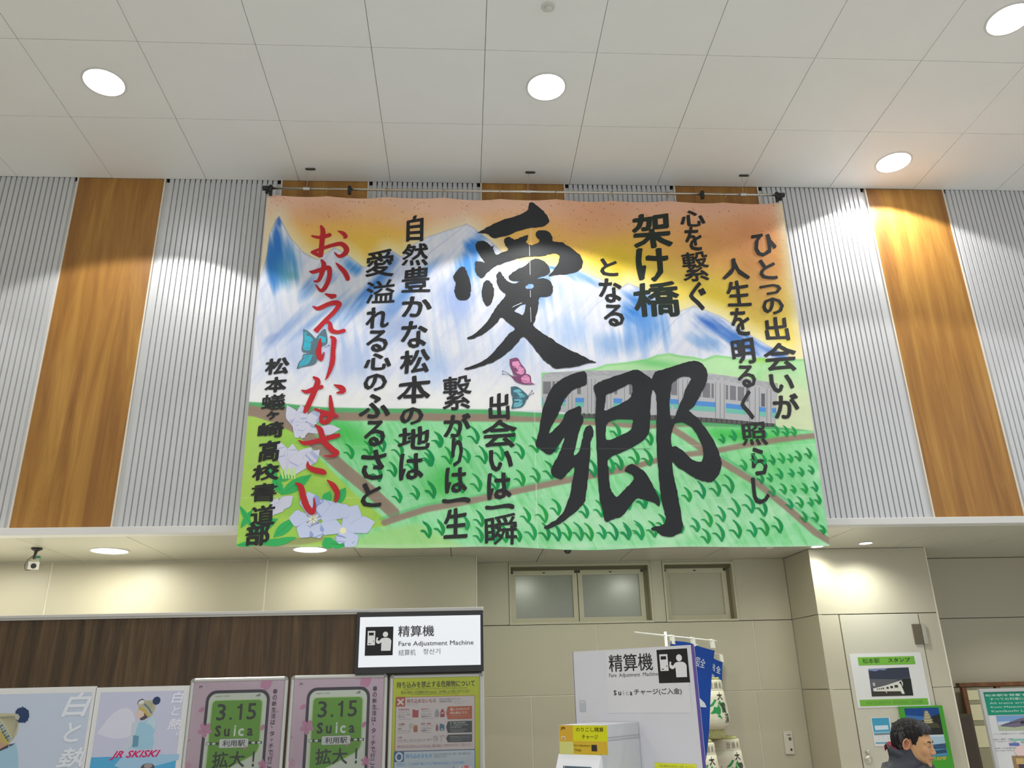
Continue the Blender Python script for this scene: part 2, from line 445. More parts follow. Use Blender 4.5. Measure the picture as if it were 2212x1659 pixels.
# windows
m_wfr = mat('window_frame_beige', (190, 184, 160), 0.4, spec=0.5)
m_glass = mat('frosted_glass', (152, 152, 146), 0.22, spec=0.6, var=0.06, vscale=1.5)
m_pane2 = mat('frosted_glass_pale', (178, 172, 152), 0.25, spec=0.6, var=0.05, vscale=1.5)
def frame(mb, x0, z0, x1, z1, y0, y1, w):
    mb.box(x0, y0, z0, x0 + w, y1, z1); mb.box(x1 - w, y0, z0, x1, y1, z1)
    mb.box(x0 + w, y0, z0, x1 - w, y1, z0 + w); mb.box(x0 + w, y0, z1 - w, x1 - w, y1, z1)
    return mb
def window(name, x0, x1, n, gm):
    w = empty(name, ((x0 + x1) / 2, YB2, Z1), kind='structure')
    frame(MB(), x0, Z1, x1, zw1, YB2 - .012, YB2 + .15, .02).build('window_frame', m_wfr, w)
    zt = zw1 - .055
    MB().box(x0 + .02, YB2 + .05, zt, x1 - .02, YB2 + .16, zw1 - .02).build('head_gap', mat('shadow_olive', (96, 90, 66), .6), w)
    xs = [x0 + .02 + (x1 - x0 - .08) * k / n for k in range(n + 1)]
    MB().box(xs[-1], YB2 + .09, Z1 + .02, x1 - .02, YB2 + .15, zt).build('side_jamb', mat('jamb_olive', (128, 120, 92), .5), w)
    for k in range(n):
        s = frame(MB(), xs[k] + .004, Z1 + .02, xs[k + 1] - .004, zt, YB2 + .07, YB2 + .12, .05).build('sash', m_wfr, w)
        MB().box(xs[k] + .05, YB2 + .09, Z1 + .065, xs[k + 1] - .05, YB2 + .1, zt - .045).build('pane', gm, s)
        MB().box((xs[k] + xs[k + 1]) / 2 - .012, YB2 + .062, zt - .03, (xs[k] + xs[k + 1]) / 2 + .012, YB2 + .072, zt - .02).build('latch', m_black, s)
        MB().box(xs[k] + .006, YB2 + .062, zt - .03, xs[k] + .03, YB2 + .075, zt - .004).box(xs[k + 1] - .03, YB2 + .062, zt - .03, xs[k + 1] - .006, YB2 + .075, zt - .004).build('corner_catch', m_black, s)
window('window_1', a1, a2, 2, m_glass)
window('window_2', b1, b2, 1, m_pane2)
# recess right side + pillar with door
xP0 = atY(1757, 1260, YP).x; xP1 = atY(2012, 1260, YP).x
ww = tag(MB().prism([(xR, YB2 + .1, 0), (xP0 + .02, YP + .03, 0), (xP0 + .3, YP + .04, 0), (xR + .3, YB2 + .1, 0)], (0, 0, ZS)).build('wall_recess_side', m_joint), kind='structure')
def sidepanel(z0, z1):
    A = Vector((xR, YB2, 0)); B = Vector((xP0, YP, 0)); d = (B - A).normalized(); n = Vector((d.y, -d.x, 0)); n = n if n.x < 0 else -n
    P = [A + n * -.0, B, B - n * .03, A - n * .03]
    MB().prism([(p.x, p.y, z0 + .004) for p in P], (0, 0, z1 - z0 - .008)).build('wall_panel', m_beige, ww)
Zp1 = atY(1780, 1331, YP).z; Zp2 = atY(1800, 1490, YP).z
sidepanel(Z1, ZS); sidepanel(Z2, Z1); sidepanel(0, Z2)
pl = tag(MB().box(xP0 + .01, YP + .05, 0, xP1 - .01, YF, ZS).build('wall_pillar', m_joint), kind='structure')
dx0 = atY(1812, 1327, YP).x; dx1 = atY(1982, 1325, YP).x; dz = atY(1900, 1326, YP).z
panels(pl, [xP0, xP1], [dz + .004, ZS], YP, gap=.002)
panels(pl, [xP0, dx0 - .004], [0, Zp2, dz], YP, gap=.002)
panels(pl, [dx1 + .004, xP1], [0, Zp2, dz], YP, gap=.002)
MB().box(xP1 - .01, YP + .002, 0, xP1 + .0, YF, ZS).build('pillar_side', m_beige, pl)
MB().box(xP1 - .008, YP - .004, 0, xP1 + .004, YP + .02, ZS).build('corner_trim', m_trim, pl)
door = empty('door_1', ((dx0 + dx1) / 2, YP, 0), kind='structure')
m_door = mat('door_beige', (192, 188, 172), 0.42, spec=0.45, var=0.02, vscale=1.2)
MB().box(dx0 + .003, YP - .006, .01, dx1 - .003, YP + .04, dz - .004, .002).build('door_leaf', m_door, door)
hz1 = atY(1985, 1348, YP).z; hz0 = atY(1985, 1392, YP).z; hx0 = atY(1972, 1370, YP).x
MB().box(hx0, YP - .016, hz0, dx1 + .0, YP - .002, hz1, .002).build('door_hinge', mat('hinge_bronze', (104, 96, 80), .5, metal=.3), door)
MB().box(dx1 + .004, YP - .02, hz0, dx1 + .045, YP - .002, hz1, .002).build('door_hinge', mat('hinge_grey', (176, 172, 158), .4, metal=.4), door)
lk = atY(1874, 1641, YP)
for q, rr in ((atY(1872, 1624, YP), .019), (atY(1875, 1641, YP), .034)):
    MB().lathe([(rr, 0), (rr, .012), (rr * .6, .018), (rr * .55, .03)], (0, 0, 0), 24).build('door_lock', m_chrome)
    o = bpy.data.objects['door_lock'] if 'door_lock.001' not in bpy.data.objects else bpy.data.objects['door_lock.001']
    o.parent = door; o.location = Vector((q.x, YP - .004, q.z)) - door.location; o.rotation_euler = (math.pi / 2, 0, 0)
wf = tag(MB().box(xP1 - .05, YF + .03, 0, XR, YF + .2, ZS).build('wall_far', m_joint), kind='structure')
ZF1 = atY(2150, 1334, YF).z; ZF2 = atY(2065, 1485, YF).z
panels(wf, [xP1 - .05, XR], [0, ZF2, ZF1, ZS], YF)
wl = tag(MB().box(XL - .2, YBK, 0, XL, 10.2, ZC).build('wall_left', m_beige), kind='structure')
wr = tag(MB().box(XR, 5.0, 0, XR + .2, 10.2, ZC).build('wall_right', m_beige), kind='structure')

# ------------------------------------------------------------------ lamps
m_lens = mat('lamp_lens', (255, 255, 255), .4, emit=(255, 255, 255), es=14.0)
m_lens2 = mat('lamp_lens_soft', (255, 255, 240), .4, emit=(255, 255, 246), es=9.0)
def downlight(loc, rad, watt, cone, label, group, lens, blend=.12, col=(1, .985, .96), soft=.05, lab_cat='light', area=0):
    d = empty('downlight', loc, label, lab_cat, group)
    MB().loft([[Vector((r * math.cos(2 * math.pi * k / 40), r * math.sin(2 * math.pi * k / 40), z)) for k in range(40)] for r, z in ((rad, .0), (rad + .012, -.006), (rad + .016, -.002), (rad + .016, 0))], cap=False).mesh('x', None)
    me = MB().loft([[Vector((r * math.cos(2 * math.pi * k / 40), r * math.sin(2 * math.pi * k / 40), z)) for k in range(40)] for r, z in ((rad, .004), (rad, -.005), (rad + .014, -.005), (rad + .017, -.001))], cap=False).mesh('trim_ring', m_fascia)
    link('trim_ring', me, d, world=False)
    me = MB().lathe([(rad * .98, 0), (rad * .98, -.002), (rad * .8, -.004)], (0, 0, 0), 40).mesh('lens', lens)
    link('lens', me, d, world=False)
    L = bpy.data.lights.new('downlight_beam', 'SPOT'); L.energy = watt; L.spot_size = math.radians(cone); L.spot_blend = blend
    L.color = col; L.shadow_soft_size = soft
    if area:      # opal diffuser: light leaves it in all downward directions
        L = bpy.data.lights.new('downlight_glow', 'AREA'); L.shape = 'DISK'; L.size = rad * 1.9; L.energy = area; L.color = col
    lo = bpy.data.objects.new('downlight_beam', L); COL.objects.link(lo); lo.parent = d; lo.location = (0, 0, -.03)
    return d
pA = atZ(225, 178, ZC); pB = atZ(1180, 188, ZC); pC = atZ(2180, 42, ZC); pD = atZ(1930, 351, ZC)
downlight((pA.x, pA.y, ZC), .157, DOWN_W, 117, 'round ceiling downlight above the left wood panel, leftmost in the hall ceiling', None, m_lens)
downlight((pB.x, pB.y, ZC), .157, DOWN_W, 117, 'round ceiling downlight above the middle of the painted banner', None, m_lens)
downlight((pC.x, pC.y, ZC), .157, DOWN_W, 117, 'round ceiling downlight cut off at the top right corner', None, m_lens)
downlight((pD.x, pD.y, ZC), .157, DOWN_W, 134, 'round ceiling downlight close to the slatted wall above the right wood panel', None, m_lens)
for x, y in ((-6.35, 6.1), (7.9, 5.5), (-6.35, 2.6), (-2.8, 1.8), (.79, 1.8), (4.25, .9), (7.9, 1.8), (-2.8, -1.9), (.79, -1.9), (4.25, -2.7), (-6.35, -1.5)):
    downlight((x, y, ZC), .157, DOWN_W, 117, 'round ceiling downlight in the hall ceiling outside the picture', 'hall downlights outside the frame', m_lens)
q1 = atZ(237, 1190, ZS); q2 = atZ(670, 1187, ZS); q3 = atZ(1765, 1180, ZS); q4 = atZ(1870, 1173, ZS)
WARM = (1, .985, .84); AREA_W = 18.0 * KL
downlight((q1.x, q1.y, ZS), .155, SOFFIT_W, 118, 'round soffit downlight left of the banner, lighting the beige wall', None, m_lens2, .5, WARM, area=AREA_W)
downlight((q2.x, q2.y, ZS), .15, SOFFIT_W, 118, 'round soffit downlight half hidden by the lower left hem of the banner', None, m_lens2, .5, WARM, area=AREA_W * .45)
downlight((q3.x, q3.y, ZS), .055, SOFFIT_W * .3, 150, 'small bright soffit downlight at the lower right corner of the banner', None, m_lens, 1.0, WARM)
downlight((q4.x, q4.y, ZS), .06, SOFFIT_W * .55, 150, 'small soffit downlight above the door, right of the banner', None, m_lens2, 1.0, (.97, 1, .93))
for k, X_ in enumerate((.75, 2.05)):
    downlight((X_, 7.02, ZS), .15, SOFFIT_W * .75, 122, 'round soffit downlight hidden behind the hem of the banner, ' + ('left' if k == 0 else 'right') + ' of the two', None, m_lens2, .6, WARM, area=AREA_W * .8)
downlight((-4.6, 7.35, ZS), .155, SOFFIT_W, 118, 'round soffit downlight outside the left edge of the picture', None, m_lens2, .5, WARM, area=AREA_W)
downlight((5.9, 7.6, ZS), .06, SOFFIT_W * .5, 118, 'small soffit downlight outside the right edge of the picture', None, m_lens2, .5, WARM)
# small round detector on the hall ceiling
dp = atZ(1184, 14, ZC)
d = empty('smoke_detector', (dp.x, dp.y, ZC), 'small round white detector on the ceiling at the top edge of the picture', 'detector')
link('base', MB().lathe([(.052, 0), (.052, -.006), (.045, -.012)], seg=32).mesh('base', mat('detector_white', (212, 211, 204), .5)), d, False)
link('sensor_head', MB().lathe([(.028, -.010), (.027, -.03), (.02, -.038)], seg=24).mesh('sensor_head', mat('detector_white', (212, 211, 204), .5)), d, False)

# ================================================================== the painted banner
YC = 6.66
cTL = atY(577, 421, YC); cTR = atY(1689, 438, YC); cBL = atY(510, 1183, YC); cBR = atY(1792, 1182, YC)
def wave(x, z):
    f = min(1, max(0, (ztop_ref - z) / 3.2))
    return .007 * math.sin(x * 5.1 + .6) + .004 * math.sin(x * 11.3 + z * .7) * (1 - f * .6) - .012 * f * math.sin(x * 2.3 + 1.0) + .01 * f
ztop_ref = (cTL.z + cTR.z) / 2
rings_px = [583, 707, 834, 957, 1080, 1201, 1322, 1442, 1563, 1683]
ringX = [atY(p, 428, YC).x for p in rings_px]
ringX[0] = cTL.x + .03; ringX[-1] = cTR.x - .03
def scallop(x):
    for a, b in zip(ringX, ringX[1:]):
        if a <= x <= b: 
            u = (x - a) / (b - a); return -.022 * math.sin(math.pi * u)
    return 0.0
def hem(u): return .014 * math.sin(u * 19) * math.exp(-((u - .5) / .3) ** 2) + .008 * math.sin(u * 7 + 1)
# --- painting
def vnoise(x, y, seed=0):
    rs = np.random.RandomState(seed); T = rs.rand(256, 256)
    xi = np.floor(x).astype(int); yi = np.floor(y).astype(int); fx = x - xi; fy = y - yi
    fx = fx * fx * (3 - 2 * fx); fy = fy * fy * (3 - 2 * fy)
    g = lambda a, b: T[a % 256, b % 256]
    return (g(xi, yi) * (1 - fx) + g(xi + 1, yi) * fx) * (1 - fy) + (g(xi, yi + 1) * (1 - fx) + g(xi + 1, yi + 1) * fx) * fy
def fbm(x, y, seed=0, o=4):
    s = 0; a = .5
    for i in range(o): s = s + a * vnoise(x * 2 ** i, y * 2 ** i, seed + i); a *= .5
    return s / (1 - .5 ** o)
def sd(px, py, poly):
    """signed distance to a polygon, negative inside"""
    d = np.full(px.shape, 1e18); ins = np.zeros(px.shape, bool); n = len(poly)
    for i in range(n):
        x0, y0 = poly[i]; x1, y1 = poly[(i + 1) % n]; ex, ey = x1 - x0, y1 - y0
        t = np.clip(((px - x0) * ex + (py - y0) * ey) / (ex * ex + ey * ey + 1e-9), 0, 1)
        d = np.minimum(d, (px - x0 - t * ex) ** 2 + (py - y0 - t * ey) ** 2)
        c = ((y0 > py) != (y1 > py)) & (px < (x1 - x0) * (py - y0) / ((y1 - y0) if y1 != y0 else 1e-9) + x0)
        ins ^= c
    return np.where(ins, -1, 1) * np.sqrt(d)
def sdline(px, py, pts):
    d = np.full(px.shape, 1e18)
    for (x0, y0), (x1, y1) in zip(pts, pts[1:]):
        ex, ey = x1 - x0, y1 - y0
        t = np.clip(((px - x0) * ex + (py - y0) * ey) / (ex * ex + ey * ey + 1e-9), 0, 1)
        d = np.minimum(d, (px - x0 - t * ex) ** 2 + (py - y0 - t * ey) ** 2)
    return np.sqrt(d)
def step(d, s): 
    t = np.clip(.5 - d / (2 * s), 0, 1); return t * t * (3 - 2 * t)
def art(x, y):
    n = x.shape[0]
    C = np.zeros((n, 3))
    def mixc(rgb, a):
        nonlocal C
        a = np.clip(a, 0, 1)[:, None]; C = C * (1 - a) + np.array(rgb, float)[None] * a
    def blot(cx, cy, rx, ry, rot=0):
        a = math.radians(rot); X = (x - cx) * math.cos(a) + (y - cy) * math.sin(a); Y = -(x - cx) * math.sin(a) + (y - cy) * math.cos(a)
        return np.exp(-((X / rx) ** 2 + (Y / ry) ** 2))
    f1 = fbm(x / 90, y / 70, 3); f2 = fbm(x / 35, y / 30, 9)
    C[:] = (226, 224, 230)
    # sky
    top = 421 + (x - 577) * .0153
    h = y - top
    mixc((232, 188, 162), 1.0 * np.ones(n))
    mixc((234, 180, 112), np.clip((h - 18) / 55 + (f1 - .5) * .9, 0, 1))
    mixc((236, 190, 84), np.clip((h - 60) / 60 + (f1 - .5) * .9, 0, 1) * .85)
    mixc((238, 214, 96), np.clip((h - 105) / 50 + (f2 - .5) * .8 - np.clip((x - 1250) / 500, 0, 1) * .55, 0, 1))
    mixc((214, 150, 108), blot(1290, 470, 90, 60) * .75); mixc((212, 145, 95), blot(700, 455, 60, 25) * .4)
    mixc((210, 130, 108), blot(1620, 500, 55, 45) * .85); mixc((214, 152, 100), blot(1560, 520, 140, 80) * .8)
    mixc((222, 172, 148), blot(1500, 440, 200, 40) * .7); mixc((216, 150, 104), blot(1650, 590, 60, 90) * .75)
    mixc((226, 198, 60), blot(1330, 560, 80, 45) * .8); mixc((224, 196, 60), blot(1540, 640, 60, 40) * .6)
    mixc((224, 190, 70), blot(820, 520, 110, 30) * .5)
    mixc((230, 206, 186), step(x - (590 - (y - 421) * .085), 14) * .8)
    mixc((232, 220, 190), step((1690 + (y - 438) * .138) - 14 - x, 18) * .85)
    mixc((150, 80, 60), (fbm(x / 1.6, y / 1.6, 21, 1) > .93) * np.clip(1.2 - h / 130, 0, 1) * .7)
    # ridge
    ridge = [(575, 560), (583, 505), (596, 476), (603, 468), (611, 484), (628, 515), (655, 545), (685, 560), (700, 549), (722, 534), (748, 548), (785, 577), (806, 570), (835, 540), (848, 543), (868, 556), (893, 530), (925, 512), (960, 500), (1008, 484), (1022, 492), (1060, 520), (1100, 560), (1180, 575), (1250, 583), (1300, 603), (1335, 625), (1357, 611), (1385, 622), (1430, 650), (1470, 672), (1500, 661), (1560, 685), (1620, 722), (1665, 750), (1712, 774)]
    R0 = ridge + [(1740, 900), (500, 900), (545, 650)]
    D = sd(x, y, R0)
    mixc((232, 228, 205), np.clip(1 - D / 34, 0, 1) * (D > 0) * .75)
    M = step(D, 1.5)
    mixc((222, 224, 234), M)
    # streaks along the slopes
    def streak(ang, sx=60, sy=7, sd_=5):
        a = math.radians(ang); X = x * math.cos(a) + y * math.sin(a); Y = -x * math.sin(a) + y * math.cos(a)
        return fbm(X / sx, Y / sy, sd_, 4)
    sA = streak(-50, 90, 11, 31); sB = streak(82, 120, 10, 37); sC = streak(38, 90, 9, 41)
    def blue(cx, cy, rx, ry, rot, s, k=.9, rgb=(70, 132, 208)):
        m = blot(cx, cy, rx, ry, rot) * (1.0) + (s - .5) * 1.1 * blot(cx, cy, rx * 1.3, ry * 1.3, rot)
        mixc(rgb, np.clip((m - .28) * 1.6, 0, 1) * k * M)
    mixc((176, 196, 228), np.clip((sB - .42) * 2.2, 0, 1) * M * np.clip((860 - y) / 120, 0, 1) * .6)
    mixc((186, 196, 232), np.clip((sA - .45) * 2.2, 0, 1) * M * .6)
    blue(594, 560, 22, 62, 3, sB, 1.0, (52, 118, 190)); blue(603, 480, 9, 16, 0, sB, .9, (66, 112, 190)); blue(622, 560, 28, 50, -20, sB, .9, (84, 150, 206))
    blue(598, 565, 30, 60, 0, sB, .9, (60, 126, 200)); blue(618, 590, 26, 40, -12, sB, .7, (84, 156, 196)); blue(600, 520, 14, 40, 0, sB, .9, (58, 120, 200)); blue(790, 640, 90, 16, -46, sA, .8, (86, 140, 212)); blue(860, 650, 60, 18, -46, sA, .6, (96, 146, 214)); blue(640, 690, 90, 12, -46, sA, .6, (120, 156, 214)); blue(630, 595, 18, 14, 0, sB, .5, (90, 170, 180))
    blue(760, 575, 26, 18, 35, sA, .9, (64, 136, 206)); blue(715, 600, 22, 12, -45, sA, .6); blue(665, 625, 16, 40, 35, sA, .6)
    blue(843, 560, 18, 22, 30, sA, .8, (88, 130, 200)); blue(800, 615, 60, 14, -48, sA, .95, (70, 126, 206)); blue(735, 670, 70, 12, -48, sA, .5)
    blue(905, 600, 70, 12, -45, sA, .55); blue(680, 690, 90, 8, -42, sA, .45); blue(585, 732, 22, 12, -25, sA, .55, (130, 150, 205))
    blue(1025, 530, 22, 30, 40, sC, .95, (60, 128, 212)); blue(1010, 575, 30, 45, 10, sB, .9, (72, 140, 220)); blue(985, 640, 55, 60, 10, sB, .55, (130, 160, 222))
    blue(1190, 568, 40, 16, 15, sC, 1.0, (62, 140, 214)); blue(1150, 620, 60, 45, 0, sB, .55); blue(1260, 600, 70, 12, 22, sC, .75, (110, 160, 220))
    blue(1230, 720, 60, 40, 0, sB, .45, (140, 178, 226)); blue(1100, 760, 60, 60, 0, sB, .4, (150, 180, 226)); blue(930, 790, 60, 60, 0, sB, .5, (150, 180, 226))
    blue(1375, 665, 45, 42, 20, sC, 1.0, (64, 128, 208)); blue(1400, 700, 60, 55, 60, sB, .8, (90, 146, 216)); blue(1330, 740, 50, 30, 0, sB, .4)
    blue(1540, 700, 50, 22, 28, sC, 1.0, (66, 112, 196)); blue(1600, 735, 70, 20, 28, sC, .95, (72, 122, 200)); blue(1520, 740, 50, 20, 20, sC, .6); blue(1680, 765, 40, 12, 20, sC, .9, (92, 130, 200))
    blue(640, 740, 80, 70, 0, sB, .35, (160, 180, 220)); blue(760, 780, 60, 60, 0, sB, .5, (150, 176, 224)); blue(850, 700, 60, 50, 0, sA, .45, (130, 160, 220))
    for pk in ([(1357, 611), (1290, 655), (1260, 690)], [(1500, 661), (1460, 690), (1425, 730)], [(722, 534), (690, 570), (655, 625)], [(1008, 484), (930, 545), (905, 575)], [(603, 468), (640, 540), (680, 560)], [(835, 540), (880, 575)]):
        mixc((120, 128, 170), step(sdline(x, y, pk) - .4, 1.0) * .5)
    mixc((90, 100, 150), step(np.abs(D) - .5, 1.1) * .45 * (y < 780))
    mixc((238, 238, 242), np.clip((y - 800) / 70, 0, 1) * (x < 1180) * (y < 885) * .8)
    # right hills
    hill = [(1245, 802), (1285, 795), (1310, 786), (1360, 780), (1400, 774), (1420, 766), (1447, 763), (1470, 768), (1500, 771), (1520, 776), (1545, 767), (1575, 770), (1610, 776), (1640, 772), (1690, 778), (1760, 775), (1760, 945), (1500, 940), (1170, 880), (1170, 806)]
    D2 = sd(x, y, hill); Mh = step(D2, 2)
    mixc((176, 218, 166), Mh); mixc((110, 196, 110), Mh * step(np.abs(D2) - 3, 4) * .8)
    mixc((112, 198, 118), Mh * blot(1420, 785, 60, 9, 8) * .8); mixc((150, 205, 80), Mh * blot(1650, 775, 40, 8) * .8)
    mixc((204, 216, 176), Mh * np.clip((y - 800) / 60, 0, 1) * np.clip((x - 1500) / 100, 0, 1))
    mixc((110, 196, 110), Mh * np.clip((streak(-55, 50, 16, 61) - .5) * 3, 0, 1) * blot(1640, 800, 50, 30) * .7)
    # ground
    base = np.interp(x, [500, 540, 620, 700, 860, 1050, 1170, 1400, 1560, 1680, 1760], [866, 868, 872, 878, 882, 884, 892, 905, 912, 922, 932])
    G = step(base - y, 1.6)
    mixc((92, 172, 112), G)
    pb = base + 10 + (x > 1150) * 0
    mixc((150, 132, 116), step(pb - y, 3)); fld = np.interp(x, [500, 540, 640, 700, 1170, 1400, 1500, 1600, 1700, 1760], [898, 900, 915, 907, 912, 925, 921, 923, 930, 932])
    F = step(fld - y, 2.5)
    sF = streak(62, 40, 7, 71); sG = streak(-30, 60, 30, 75)
    mixc((150, 222, 166), F); mixc((100, 200, 116), F * np.clip((sF - .45) * 2.6, 0, 1) * .75); mixc((192, 232, 196), F * np.clip((sG - .48) * 3, 0, 1) * .7)
    mixc((62, 184, 72), F * (blot(760, 940, 70, 30, 30) * .7 + blot(960, 1040, 40, 50, 60) * .75 + blot(1610, 940, 110, 16, 4) * .85 + blot(1640, 1010, 90, 50) * .35))
    mixc((206, 228, 206), F * (blot(1300, 1120, 260, 30) * .4 + blot(1560, 1100, 60, 60) * .3))
    # yellow-green corner
    Y1 = step(sd(x, y, [(500, 895), (600, 905), (640, 935), (690, 990), (760, 1060), (830, 1120), (840, 1135), (760, 1145), (700, 1180), (500, 1200)]), 3)
    mixc((168, 208, 92), Y1); mixc((140, 200, 84), Y1 * np.clip((sG - .45) * 2.5, 0, 1) * .8); mixc((196, 216, 130), Y1 * blot(560, 1010, 40, 90) * .4)
    Y2 = step(sd(x, y, [(690, 1200), (810, 1145), (900, 1130), (1000, 1180), (1000, 1200)]), 8)
    mixc((160, 212, 130), Y2 * .8)
    def path(pts, w, a=.95, rgb=(150, 130, 116)):
        mixc(rgb, step(sdline(x, y, pts) - w, 2.2) * a * G)
    path([(545, 886), (600, 905), (640, 925)], 11)
    path([(635, 915), (690, 965), (740, 1010), (800, 1060), (850, 1108)], 13)
    path([(830, 1128), (920, 1100), (1010, 1083), (1100, 1064), (1170, 1049), (1260, 1030), (1350, 1012)], 7)
    path([(1350, 1012), (1450, 985), (1540, 975), (1600, 963), (1680, 950), (1756, 942)], 6)
    path([(1452, 925), (1490, 950), (1540, 985), (1580, 1010), (1640, 1046), (1700, 1095), (1760, 1150), (1795, 1172)], 7)
    path([(520, 1190), (580, 1180), (640, 1170), (690, 1160)], 8, .6)
    mixc((80, 178, 110), step(sdline(x, y, [(820, 1120), (920, 1090), (1010, 1074), (1170, 1040), (1350, 1003)]) - 2, 3) * .55)
    mixc((84, 180, 120), step(sdline(x, y, [(1560, 985), (1650, 1042), (1710, 1088), (1790, 1152)]) - 2.5, 3) * .7)
    mixc((206, 222, 206), step(np.abs(y - (1179 + 0 * x)) - 2, 6) * .5)
    # folds of the sheets the cloth was stored in, and its centre seam
    for yy in (845, 962, 1074):
        mixc((240, 240, 240), step(np.abs(y - yy - np.sin(x / 60) * 1.5) - .3, 1.1) * .35)
    seam = 1145 + (y - 450) * .022
    mixc((236, 234, 228), step(np.abs(x - seam) - .7, .9) * .6)
    C += (f2[:, None] - .5) * 8
    return np.clip(C, 0, 255)
NX, NZ = 720, 430
U, W_ = np.meshgrid(np.linspace(0, 1, NX), np.linspace(0, 1, NZ))
U = U.ravel(); W_ = W_.ravel()
tl, tr, bl, br = [np.array(c) for c in (cTL, cTR, cBL, cBR)]
P = ((tl[None] * (1 - U)[:, None] + tr[None] * U[:, None]) * (1 - W_)[:, None] + (bl[None] * (1 - U)[:, None] + br[None] * U[:, None]) * W_[:, None])
P[:, 2] += np.array([scallop(x) for x in P[:, 0]]) * np.clip(1 - W_ * 9, 0, 1) + np.array([hem(u) for u in U]) * W_ ** 6
P[:, 1] = YC
MX = np.array((Xv, Dv, Uv))          # camera rows
rel = P - np.array((0, 0, CAMH)); cc = rel[:, 0:1] * np.array(Xv) + rel[:, 1:2] * np.array(Dv) + rel[:, 2:3] * np.array(Uv)
ppx = 1106 + cc[:, 0] / cc[:, 2] * FOC; ppy = 829.5 + cc[:, 1] / cc[:, 2] * FOC
ART = art(ppx, ppy)
P[:, 1] = YC + np.array([wave(a, b) for a, b in zip(P[:, 0], P[:, 2])])
banner = empty('painted_banner', ((cTL.x + cTR.x) / 2, YC, cBL.z), 'large hand-painted cloth banner with mountains, rice fields, a train and brushed black lettering', 'banner')
me = bpy.data.meshes.new('cloth')
idx = (np.arange(NZ - 1)[:, None] * NX + np.arange(NX - 1)[None]).ravel()
Fq = np.stack([idx, idx + NX, idx + NX + 1, idx + 1], 1)
me.vertices.add(len(P)); me.vertices.foreach_set('co', P.ravel())
me.loops.add(len(Fq) * 4); me.loops.foreach_set('vertex_index', Fq.ravel())
me.polygons.add(len(Fq)); me.polygons.foreach_set('loop_start', np.arange(len(Fq)) * 4); me.polygons.foreach_set('loop_total', np.full(len(Fq), 4))
me.polygons.foreach_set('use_smooth', np.ones(len(Fq), bool))
me.update(calc_edges=True)
at = me.color_attributes.new('Col', 'FLOAT_COLOR', 'POINT')
c8 = ART / 255.0; cl = np.where(c8 <= .04045, c8 / 12.92, ((c8 + .055) / 1.055) ** 2.4)
BG = 1.13
at.data.foreach_set('color', np.concatenate([np.clip(cl * BG, 0, .93), np.ones((len(cl), 1))], 1).astype(np.float32).ravel())
me.materials.append(attr_mat('painted_cloth', .75, .2, bump=.25, stretch=7.0))
link('cloth', me, banner)
def onb(a, t, off):
    x = BO.x + a; z = BO.z + t
    return Vector((x, YC + wave(x, z) - off, z))
BO = Vector((0, YC, 0))
def bprint(base=.0022): 
    p = Print(BO, (1, 0, 0), (0, 0, 1), fn=onb, gain=BG, base=base); p.inc = 1.5e-5; return p
INK = (38, 38, 40); m_ink = attr_mat('ink', .55, .35); m_paint = attr_mat('poster_paint', .7, .25)
# train
b = bprint(.0012)
b.poly([(1171, 818), (1176, 809), (1190, 805), (1260, 800), (1340, 798), (1420, 799), (1500, 803), (1560, 810), (1630, 819), (1680, 828), (1676, 915), (1600, 908), (1540, 903), (1440, 896), (1300, 893), (1171, 888)], (176, 176, 180))
b.poly([(1171, 818), (1176, 809), (1190, 805), (1260, 800), (1420, 799), (1560, 810), (1680, 828), (1680, 840), (1560, 822), (1420, 812), (1260, 812), (1185, 815)], (162, 163, 168))
def tr_y(x, k):   # height in the coach side, 0 roof 1 sill
    t = np.interp(x, [1171, 1300, 1420, 1520, 1600, 1680], [815, 808, 806, 814, 823, 833]); bt = np.interp(x, [1171, 1300, 1440, 1540, 1600, 1680], [888, 893, 896, 903, 908, 915]); return t + (bt - t) * k
for x0, x1 in ((1171, 1222), (1243, 1262), (1290, 1306), (1326, 1345), (1447, 1466), (1488, 1546), (1568, 1612), (1640, 1655), (1668, 1677)):
    b.poly([(x0, tr_y(x0, .60)), (x1, tr_y(x1, .60)), (x1, tr_y(x1, .72)), (x0, tr_y(x0, .72))], (84, 140, 205))
    b.poly([(x0, tr_y(x0, .72)), (x1, tr_y(x1, .72)), (x1, tr_y(x1, .84)), (x0, tr_y(x0, .84))], (112, 184, 168))
for x0, x1 in ((1173, 1190), (1193, 1199), (1202, 1222), (1247, 1255), (1300, 1308), (1328, 1334), (1360, 1366), (1450, 1463), (1505, 1515), (1518, 1534), (1537, 1542), (1568, 1573), (1577, 1590), (1594, 1608), (1612, 1618)):
    b.poly([(x0, tr_y(x0, .14)), (x1, tr_y(x1, .14)), (x1, tr_y(x1, .5)), (x0, tr_y(x0, .5))], (120, 120, 126))
b.poly([(1645, 849), (1653, 850), (1653, 878), (1645, 877)], (96, 98, 104))
for x in (1228, 1236, 1270, 1278, 1286, 1312, 1320, 1350, 1372, 1380, 1466, 1475, 1485, 1546, 1556, 1565, 1620, 1632, 1641, 1657, 1666):
    b.line([(x, tr_y(x, .1)), (x, tr_y(x, 1.0))], .9, (120, 120, 126))
b.poly([(1250, 893), (1440, 896), (1540, 903), (1600, 908), (1676, 915), (1674, 922), (1600, 917), (1500, 910), (1400, 906), (1250, 902)], (92, 92, 92))
for x in range(1262, 1670, 11): b.line([(x, tr_y(x, 1.0)), (x, tr_y(x, 1.09))], 2.5, (64, 66, 66))
b.build('painted_train', banner, m_paint)
